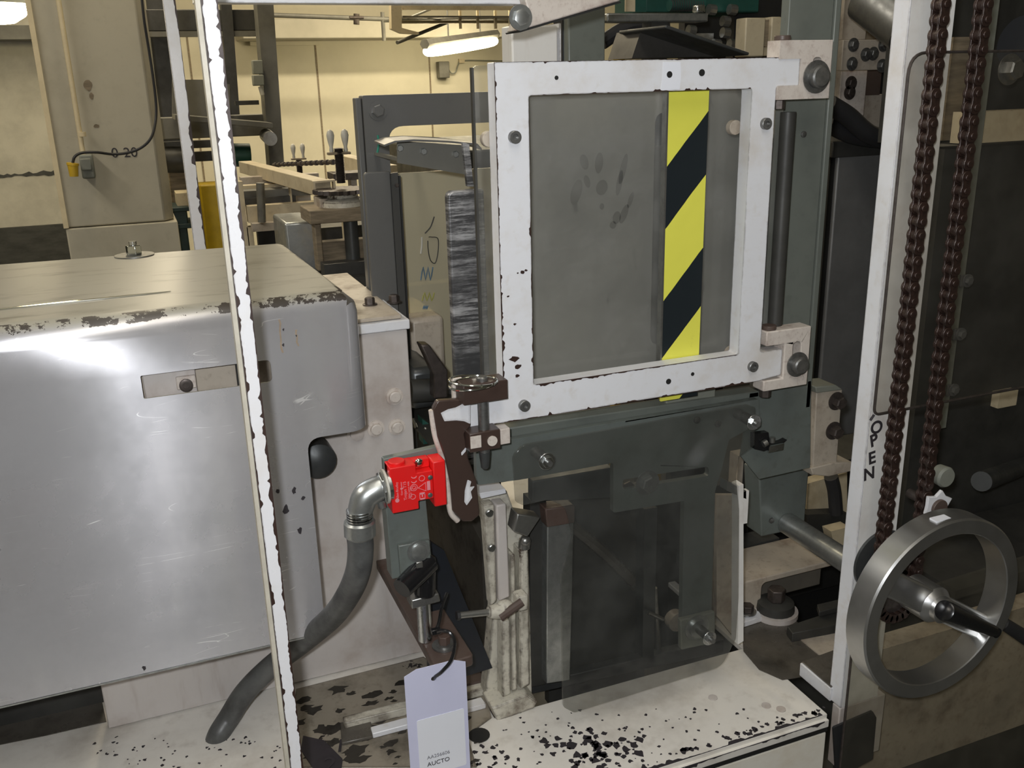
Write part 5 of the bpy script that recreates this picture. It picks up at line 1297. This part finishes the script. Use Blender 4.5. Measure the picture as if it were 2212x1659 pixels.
obj('base_panel', FB((1590, 1240), (1900, 1500), 1.80, .04), 'dark_void', gp)
# slate cabinet behind
sc_ = thing('slate_cabinet', 'dark slate cabinet with raised top edge between the column and the right post', 'cabinet', at(1850, 900, y=1.85))
obj('door', FB((1812, 330), (2010, 905), 1.85, .3), 'slate_panel', sc_, bev=.004)
obj('top_rail', FB((1800, 306), (2010, 328), 1.84, .31), 'dark_machine', sc_, bev=.003)
obj('side_strip', FB((1795, 335), (1811, 905), 1.86, .02), 'dark_void', sc_)

# ---- upper right machinery
um = thing('bolted_machine_head', 'cream machine head with many bolts above the slate cabinet', 'machine head', at(1870, 300, y=1.9))
obj('plate', FB((1822, 86), (1940, 150), 1.9, .03), 'cream_part', um, bev=.002)
obj('upper_plate', FB((1826, -20), (1870, 86), 1.93, .03), 'cream_part', um, bev=.002)
obj('upper_plate', FB((1872, -20), (1990, 86), 2.0, .03), 'wood', um)
obj('lower_plate', FB((1818, 152), (1866, 250), 1.95, .03), 'hinge_white', um, bev=.002)
obj('lower_plate', FB((1868, 205), (1930, 300), 2.0, .03), 'cream_part', um, bev=.002)
obj('cavity', FB((1815, 150), (1990, 290), 2.16, .03), 'dark_void', um)
obj('cavity_edge', FB((1868, 152), (1900, 205), 1.99, .02), 'rusty', um)
for px, py in ((1843, 97), (1870, 118), (1886, 116), (1840, 138), (1905, 142), (1908, 97)): bolt(um, at(px, py, y=1.9), .011, .008, mat='bolt_steel', hexa=True)
for px, py in ((1838, 180), (1835, 200)): bolt(um, at(px, py, y=1.95), .012, .008, mat='dark_bolt')
bm = bmesh.new(); cyl(bm, at(1875, -10, y=1.75), at(1965, 60, y=1.65), .055, seg=28); obj('motor', bm, 'steel', um)
for lab, pts in (('glossy black hose bending behind the column, above the slate cabinet', ((1790, 225), (1830, 250), (1880, 290), (1960, 310))), ('lower glossy black hose lying on the slate cabinet', ((1785, 265), (1840, 290), (1900, 300), (1960, 305)))):
    bm = bmesh.new(); tube(bm, [at(px, py, y=1.78 + (.04 if 'lower' in lab else 0)) for px, py in pts], .022, 12); solo('black_hose', bm, 'black_rubber', lab, 'hose')

# machinery above the door
gmn = thing('green_machine', 'dark green machine with white label above the top rail of the door', 'machine', at(1480, 40, y=1.9))
obj('body', FB((1395, -40), (1640, 27), 2.0, .15), 'green_machine', gmn, bev=.004)
obj('label', FB((1352, -20), (1372, 25), 1.99, .005), 'cream_rail', gmn)
obj('panel', FB((1373, -30), (1396, 26), 1.995, .005), 'green_machine', gmn)
bm = bmesh.new(); cyl(bm, at(1445, 12, y=1.95), at(1520, 8, y=1.95), .012); obj('spring', bm, 'green_machine', gmn)
bm = bmesh.new()
for i in range(14): cyl(bm, at(1447 + i * 5, 11, y=1.95), at(1449 + i * 5, 11, y=1.95), .0135, seg=12)
obj('coil', bm, 'dark_steel', gmn)
shf = thing('shelf_bar', 'dirty grey horizontal bar under the dark green machine', 'bar', at(1420, 40, y=1.85))
obj('bar', FB((1312, 28), (1530, 47), 1.85, .05), 'galvanised', shf, bev=.003)
q = at(1420, 47, y=1.87); obj('support', B(q.x - .02, q.x + .02, 1.86, 1.9, .411, q.z - .001), 'dark_machine', shf)
obj('pin', FB((1506, 10), (1524, 27), 1.86, .02), 'zinc', shf, bev=.003)
hdn = thing('slanted_hood', 'dark sheet-metal hood sloping down above the door', 'hood', at(1460, 110, y=1.7))
bm = bmesh.new(); yprism(bm, pxy([(1385, 65), (1560, 122), (1365, 126)], 1.7), 1.7, .1); obj('side', bm, 'hood_metal', hdn)
bar_between('top', at(1385, 63, y=1.68), at(1560, 120, y=1.68), .18, .006, 'dark_steel', hdn)
bm = bmesh.new()
tube(bm, [at(1300, 92, y=1.95), at(1340, 66, y=1.95), at(1375, 56, y=1.95), at(1440, 60, y=1.95)], .016, 10)
solo('black_cable', bm, 'black_rubber', 'thick black cable arching over the slanted hood', 'cable')
bk = thing('bearing_bracket', 'cream bearing bracket with a round boss behind the top door hinge', 'bracket', at(1640, 120, y=1.9))
obj('plate', FB((1612, 38), (1650, 122), 1.9, .04), 'cream_rail', bk, bev=.003)
obj('plate', FB((1668, 36), (1684, 120), 1.92, .04), 'cream_rail', bk, bev=.003)
bm = bmesh.new(); c = at(1660, 72, y=1.93); cyl(bm, c, c + Vector((0, .06, 0)), .03, seg=24); obj('boss', bm, 'wood', bk)
obj('back', FB((1590, -30), (1720, 125), 2.05, .03), 'dark_void', bk)
bm = bmesh.new()
for (px, py) in ((1486, 65), (1500, 88), (1560, 70), (1540, 95), (1575, 95), (1530, 20), (1560, 45), (1575, 20)): cyl(bm, at(px, py, y=1.98), at(px + 14, py + 2, y=1.98), .012, seg=10)
fbox(bm, (1500, 72), (1540, 120), 2.0, .04); fbox(bm, (1555, 110), (1615, 118), 1.95, .04)
vm = solo('valve_bank', bm, 'steel', 'small shiny valve fittings between the hood and the cream bearing bracket', 'fitting')
obj_bk = solo('machine_back_plate', B(at(1480, 27, y=2.3).x, at(1600, 27, y=2.3).x, 2.3, 2.33, .001, at(1540, 27, y=2.3).z), 'dark_void', 'dark plate behind the shiny valve fittings', 'plate')
ylw = solo('yellow_conduit', B(at(1336, 95, y=2.4).x, at(1350, 95, y=2.4).x, 2.4, 2.43, .001, at(1340, 95, y=2.4).z), 'yellow_paint', 'short piece of yellow conduit left of the slanted hood', 'conduit')

# columns above the door and slanted beam
wc = thing('white_column', 'pale white column standing behind the top left corner of the door', 'column', at(1160, 400, y=1.6))
obj('face', FB((1105, 55), (1207, 330), 1.6, .05), 'white_smooth', wc, bev=.003)
obj('edge', FB((1208, 50), (1214, 330), 1.6, .06), 'white_frame', wc)
gc = thing('green_column', 'dark green-grey column right of the pale white column', 'column', at(1260, 400, y=1.6))
obj('face', FB((1227, -30), (1306, 330), 1.66, .04), 'column_green', gc, bev=.003)
obj('gap_strip', FB((1215, 40), (1226, 330), 1.68, .04), 'blue_black', gc)
sbm = thing('slanted_beam', 'cream beam sloping up to the right across the top of the photo', 'beam', at(1200, 40, y=1.3))
obj('beam', YP([(1118, -60), (1345, -60), (1340, 2), (1122, 66), (1140, 20)], 1.30, .05), 'hinge_white', sbm, bev=.002)
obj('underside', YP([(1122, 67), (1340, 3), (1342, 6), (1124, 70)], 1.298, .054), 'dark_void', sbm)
bolt(sbm, at(1124, 38, y=1.30), .012, .006, mat='galvanised')

# ================================================================== ENCLOSURE POSTS
YFP = 1.030
pl_ = thing('front_post', 'white square post with brown chipped edges running from top to bottom over the aluminium cover', 'post', (at(450, 0, y=YFP).x, YFP, .0))
xa = at(436, 20, y=YFP).x; xb = at(470, 20, y=YFP).x + .001
xw = xb - xa
obj('bar', B(xa, xb, YFP, YFP + .02, .001, 2.3), 'white_chip', pl_)
obj('side_flange', B(xa - .0012, xa + .002, YFP + .0203, YFP + .0285, .001, 2.3), 'cream_part', pl_)
obj('side_flange', B(xa - .0052, xa - .0004, YFP + .003, YFP + .02, .001, 2.3), 'corner_cream', pl_)
bm = bmesh.new()
jag_strip(bm, (xa, YFP, .3), (xa, YFP, 1.9), (1, 0, 0), (0, -1, 0), .0007, .0045, dens=.5)
tag(obj('bare_edge', bm, 'bare_brown', pl_, smooth=False), 'brown bare metal along the left edge')
bm = bmesh.new()
jag_strip(bm, (xb, YFP, .3), (xb, YFP, 1.9), (-1, 0, 0), (0, -1, 0), .0010, .0042, dens=.75)
tag(obj('bare_edge', bm, 'bare_brown', pl_, smooth=False), 'brown bare metal along the right edge')
yR2 = 2.35
rp = thing('rear_post', 'thin white post leaning in view behind the far edge of the aluminium cover', 'post', at(390, 400, y=yR2).to_2d().to_3d())
xq = at(352, 0, y=yR2).x
obj('bar', B(xq, xq + .026, yR2, yR2 + .03, .001, 2.6), 'white_chip', rp)
bm = bmesh.new(); jag_strip(bm, (xq + .026, yR2, .9), (xq + .026, yR2, 2.1), (-1, 0, 0), (0, -1, 0), .001, .008, .006, dens=.6); obj('bare_edge', bm, 'bare_brown', rp, smooth=False)
tbm = thing('top_beam', 'white horizontal beam along the top edge between post and slanted beam', 'beam', at(850, 0, y=YFR + .3))
ytb = 1.32
zt0 = at(860, 8, y=ytb).z
obj('bar', B(at(420, 5, y=ytb).x, at(1140, 10, y=ytb).x, ytb, ytb + .03, zt0, zt0 + .035), 'white_frame', tbm, bev=.001)

rp2 = thing('right_post', 'broad white upright on the right with OPEN written on it in marker', 'post', at(1860, 1500, y=YFR))
wx0 = at(1965, 0, y=YFR).x; wx0 = (wx0 + at(1826, 1500, y=YFR).x) / 2
wl = wx0 - .004
wx1 = at(2065, 0, y=YFR).x
bm = bmesh.new(); box(bm, wx0, wx1, YFR, YFR + .004, ZB + .002, 2.2); obj('face', bm, 'side_beige' if False else 'white_smooth', rp2)
bm = bmesh.new(); box(bm, wx0 - .003, wx0 - .0005, YFR, YFR + .03, ZB + .002, 2.2); obj('side_flange', bm, 'white_frame', rp2, bev=.0008)
for s_, px, py, rz in (('O', 1893, 924, 0), ('P', 1887, 952, .25), ('E', 1883, 990, .15), ('N', 1877, 1024, .1)):
    text('letter', s_, 'marker', rp2, at(px, py, y=YFR) + Vector((0, -.0006, 0)), .029, (PI / 2, -rz, 0), bold=.0008)
bm = bmesh.new(); tube(bm, [at(1880, 908, y=YFR - .001), at(1888, 896, y=YFR - .001)], .002, 6); obj('marker_stroke', bm, 'marker', rp2)
obj('foot', B(wx0 - .003, wx1 + .02, YFR + .001, YFR + .02, ZB - .12, ZB), 'side_beige', rp2, bev=.002)
bm = bmesh.new(); yprism(bm, roundpoly(pxy([(1800, 1572), (1885, 1536), (1893, 1550), (1885, 1640), (1850, 1659), (1805, 1659)], YFR - .004), .004), YFR - .0045, .004)
solo('black_foot_plate', bm, 'black_rubber', 'black rubber plate with one screw at the foot of the right post', 'plate')
# second post behind the pane
rp3 = thing('pane_post', 'grey second upright with three bolted tabs seen behind the smoked panel', 'post', at(2090, 900, y=1.36))
ypp = 1.36
px0 = at(2108, 100, y=ypp).x
obj('face', B(px0, px0 + .045, ypp, ypp + .004, at(2040, 925, y=ypp).z, 2.2), 'box_gray', rp3, bev=.001)
for py in (605, 718, 835):
    q = at(2085, py, y=ypp); obj('tab', B(px0 + .03, px0 + .05, ypp - .006, ypp - .001, q.z - .012, q.z + .012), 'guard_gray', rp3, bev=.001)
    bolt(rp3, (px0 + .046, ypp - .006, q.z), .009, .006, mat='guard_gray')
# smoked panels
yW = 1.052
up = thing('smoked_panel', 'upper smoke-tinted panel with rounded corner behind the two chains', 'panel', at(2050, 890, y=yW))
ux0 = (at(1952, 300, y=yW).x + at(1893, 850, y=yW).x) / 2; uz1 = at(2010, 113, y=yW).z; uz0 = at(1915, 893, y=yW).z
bm = bmesh.new(); yprism(bm, roundpoly([(ux0, uz0), (ux0 + .5, uz0), (ux0 + .5, uz1), (ux0, uz1)], [.012, 0, 0, .03]), yW, .0055); obj('pane', bm, 'smoke_pane', up)
def gasket(loop, y, r, parent):
    bm = bmesh.new(); tube(bm, [(p[0], y, p[1]) for p in loop], r, 6, smooth=False); return obj('rubber_edge', bm, 'dark_bolt', parent)
lp_ = roundpoly([(ux0 + .4, uz0), (ux0, uz0), (ux0, uz1), (ux0 + .4, uz1)], [0, .012, .03, 0])
gasket(lp_, yW + .0025, .0022, up)
lw = thing('lower_smoked_panel', 'lower smoke-tinted panel behind the handwheel', 'panel', at(2000, 1600, y=yW))
lx0 = at(1832, 1450, y=yW).x; lz1 = at(1852, 1345, y=yW).z
lo = roundpoly([(lx0, .25), (lx0 + .6, .25), (lx0 + .6, lz1 + .05), (lx0 + .016, lz1 + .03), (lx0 + .016, lz1), (lx0, lz1 - .02)], [0, 0, 0, .006, .01, .01])
bm = bmesh.new(); yprism(bm, lo, yW - .006, .0055); obj('pane', bm, 'smoke_pane_low', lw)
gasket([(lx0, .3), (lx0, lz1 - .02), (lx0 + .014, lz1 - .003), (lx0 + .016, lz1 + .028)], yW - .0035, .0022, lw)
# what stands behind the smoked panels
bp = thing('enclosed_machine', 'dim machine interior behind the smoked panels at the right edge', 'machine', (1.6, 1.7, .3))
e1x = at(1975, 900, y=1.45).x
obj('body', B(e1x, 2.6, 1.45, 1.5, .2, at(2150, 250, y=1.45).z - .06), 'dark_machine', bp)
obj('body', B(at(1990, 100, y=1.6).x, 2.6, 1.6, 1.7, 1.45, 2.2), 'dark_machine', bp)
obj('beam', B(e1x, 2.6, 1.40, 1.44, at(2150, 250, y=1.4).z - .05, at(2150, 240, y=1.4).z), 'cream_rail', bp)
obj('shelf', B(e1x - .1, 2.4, 1.2, 1.44, .60, .62), 'dark_machine', bp)
obj('base', B(wx1 + .03, 2.4, 1.12, 1.16, at(2000, 1640, y=1.12).z, at(2000, 1375, y=1.12).z), 'cream_part', bp)
obj('plinth', B(wx1 + .03, 2.4, 1.12, 1.18, .002, at(2000, 1640, y=1.12).z - .001), 'dark_machine', bp)
bolt(bp, at(2180, 150, y=1.4), .02, .02, mat='steel'); bolt(bp, at(2190, 95, y=1.6), .02, .02, mat='steel')
bm = bmesh.new(); cyl(bm, at(2200, 90, y=1.46), at(2240, 100, y=1.46), .05, seg=24); obj('drum', bm, 'blue_black', bp)
obj('plate', FB((2160, 850), (2195, 875), 1.43, .02), 'cream_rail', bp)
obj('pipe', (lambda b: (cyl(b, at(2120, 1040, y=1.25), at(2230, 1000, y=1.44), .02), b)[1])(bmesh.new()), 'dark_steel', bp)
obj('upright', FB((2060, 80), (2100, 300), 1.45, .05), 'wood', bp)

# ================================================================== CHAINS, HANDWHEEL
yCh = 1.022
xA = (at(2035, 0, y=yCh).x + at(1908, 1150, y=yCh).x) / 2
xB2 = (at(2128, 0, y=yCh).x + at(1990, 1100, y=yCh).x) / 2
P_ = .0190
def link_mesh(outer):
    bm = bmesh.new(); w = .0075 if outer else .0052; t = .0032
    r_ = .0095; n = 14
    for s_ in (-1, 1):
        o_ = []
        for i in range(n + 1): a = -PI / 2 + PI * i / n - PI / 2; 
        top_ = [(r_ * math.cos(t_), P_ / 2 + r_ * math.sin(t_)) for t_ in [-.62 + (PI + 1.24) * i / n for i in range(n + 1)]]
        bot_ = [(r_ * math.cos(t_), -P_ / 2 + r_ * math.sin(t_)) for t_ in [PI - .62 + (PI + 1.24) * i / n for i in range(n + 1)]]
        o_ = top_ + bot_
        y0_ = s_ * w - (t / 2)
        prism(bm, o_, [], lambda u, v: (u, y0_, v), lambda u, v: (u, y0_ + t, v))
    for q in (-P_ / 2, P_ / 2):
        if outer: cyl(bm, (0, -w - .004, q), (0, w + .004, q), .0048, seg=12)
        else: cyl(bm, (0, -w + .001, q), (0, w - .001, q), .0078, seg=14)
    return bm
def make_chain(x, y, z0, z1, lab):
    t = thing('roller_chain', lab, 'chain', (x, y, z0), 'rusty drive chains at the right')
    n = int((z1 - z0) / P_) + 1
    a = obj('link', (lambda b: (bmesh.ops.translate(b, verts=b.verts, vec=(x, y, z0)), b)[1])(link_mesh(True)), 'chain', t, bev=.0006, bseg=1)
    b_ = obj('link', (lambda b: (bmesh.ops.translate(b, verts=b.verts, vec=(x, y, z0 + P_)), b)[1])(link_mesh(False)), 'chain', t, bev=.0006, bseg=1)
    for i in range(2, min(n, 98)):
        copy_part(a if i % 2 == 0 else b_, t, (0, 0, (i - i % 2) * P_))
    return t
WC = at(2040, 1320, y=.93)   # wheel centre, front face
zA0 = at(1898, 1215, y=yCh).z; zB0 = at(1990, 1130, y=yCh).z
make_chain(xA, yCh, WC.z - .01, 1.78, 'left rusty roller chain hanging in front of the white post marked OPEN')
make_chain(xB2, yCh, WC.z - .01, 1.78, 'right rusty roller chain hanging in front of the smoked panel')
# sprocket with shaft
spx = (xA + xB2) / 2; SR = (xB2 - xA) / 2
spk = thing('chain_sprocket', 'dark chain sprocket behind the handwheel where the two chains meet', 'sprocket', (spx, yCh, WC.z - .02))
n = 30
bm = bmesh.new(); yprism(bm, [(spx + (SR - (.004 if i % 2 else -.002)) * math.cos(2 * PI * i / n), WC.z - .02 + (SR - (.004 if i % 2 else -.002)) * math.sin(2 * PI * i / n)) for i in range(n)], yCh - .003, .006); obj('disc', bm, 'dark_bolt', spk)
bm = bmesh.new(); seg = 16
for i in range(10):
    t0 = PI + PI * (i + .5) / 10; c = Vector((spx + SR * math.cos(t0), yCh, WC.z - .02 + SR * math.sin(t0)))
    cyl(bm, c - Vector((0, .011, 0)), c + Vector((0, .011, 0)), .0085, seg=12)
obj('wrapped_chain', bm, 'chain', spk)
pt = at(1880, 1215, y=YFR)
bm = bmesh.new(); cyl(bm, (pt.x + .02, YFR - .0055, pt.z), (pt.x + .02, YFR - .0005, pt.z), .055, seg=40); solo('bearing_plate', bm, 'dark_steel', 'round dark bearing plate on the white post behind the handwheel', 'bearing')
# wheel
R = (at(2040, 1139, y=.93).z - at(2040, 1501, y=.93).z) / 2
wh = thing('handwheel', 'silver machined handwheel with a black folding grip at the bottom right', 'handwheel', WC)
org = Vector((WC.x, .93, WC.z)); dp = .042
bm = bmesh.new(); lathe(bm, org, (0, 1, 0), [(0.0028, R), (dp - .0015, R), (dp, R - .0015), (dp, R - .0235), (dp - .0015, R - .025), (.0015, R - .025), (0, R - .0235), (0, R - .0028)], 96, close=True); obj('rim', bm, 'wheel_metal', wh, angle=30)
pd0 = at(1925, 1245, y=.95); pd1 = at(2140, 1350, y=.95)
ang = math.atan2(pd1.z - pd0.z, pd1.x - pd0.x)
ca, sa_ = math.cos(ang), math.sin(ang)
bm = bmesh.new(); mt = Matrix.Translation(org + Vector((0, dp * .6, 0))) @ Matrix.Rotation(-ang, 4, 'Y')
box(bm, -R + .015, R - .015, -.008, .008, -.021, .021, mt); obj('spoke', bm, 'wheel_metal', wh, bev=.004, bseg=3)
bm = bmesh.new(); lathe(bm, org + Vector((0, dp * .6 + .04, 0)), (0, -1, 0), [(0, .03), (.046, .03), (.050, .027), (.056, .021), (.066, .021), (.068, .018)], 40); obj('hub', bm, 'wheel_metal', wh, bev=0)
bm = bmesh.new(); cyl(bm, org + Vector((0, dp * .6 + .041, 0)), (org.x, YFR - .002, org.z), .014); obj('shaft', bm, 'steel', wh)
g1 = at(2148, 1364, y=.915); g0_ = at(2038, 1318, y=.905)
bm = bmesh.new(); d_ = (g0_ - g1); L = d_.length
lathe(bm, g1, d_, [(0, .008), (.006, .0095), (L * .5, .0125), (L * .92, .0155), (L * .985, .0155), (L, .012)], 28); obj('grip', bm, 'black_plastic', wh, angle=50)
bm = bmesh.new(); cyl(bm, g1 + Vector((0, -.006, 0)), g1 + Vector((0, .016, 0)), .0085, seg=20); sphere(bm, g1, .0085); obj('grip_pivot', bm, 'black_plastic', wh)
bm = bmesh.new(); c = org + Vector((-.012, .004, R - .001)); box(bm, c.x - .016, c.x + .012, c.y + .006, c.y + .02, c.z - .0015, c.z + .0012); obj('paint_remnant', bm, 'sticker', wh)
bm = bmesh.new(); q0 = at(2165, 1345, y=.99); q1 = at(2250, 1400, y=.99); cyl(bm, q0, q1, .011, .014, seg=20)
solo('lever_rod', bm, 'black_rubber', 'black lever rod leaving the photo to the right behind the handwheel rim', 'lever')
# star knob and grey knob between chain and wheel
kn = at(2032, 1026, y=1.03)
kb = thing('round_adjuster', 'grey round knob beside the right chain above the handwheel', 'knob', kn)
bm = bmesh.new(); lathe(bm, kn + Vector((0, .02, 0)), (0, -1, 0), [(0, .008), (.012, .009), (.014, .016), (.03, .0175), (.034, .015)], 28); obj('cap', bm, 'box_gray', kb)
sn = at(2026, 1096, y=1.0)
stn = thing('chipped_disc', 'white chipped plate with a brown round centre directly above the handwheel', 'plate', sn)
rr = [.030, .021, .026, .018, .029, .022, .025, .019, .030, .022, .026, .02]
bm = bmesh.new(); yprism(bm, [(sn.x + rr[i] * math.cos(2 * PI * i / 12 + .3), sn.z + rr[i] * 1.1 * math.sin(2 * PI * i / 12 + .3)) for i in range(12)], 1.0, .006); obj('plate', bm, 'white_frame', stn, bev=.001)
bm = bmesh.new(); cyl(bm, sn - Vector((0, .006, 0)), sn - Vector((0, .0003, 0)), .0145, seg=28); obj('cap', bm, 'rusty', stn, bev=.001)
bm = bmesh.new(); cyl(bm, sn + Vector((0, .007, 0)), sn + Vector((0, .06, 0)), .008); obj('stem', bm, 'dark_bolt', stn)
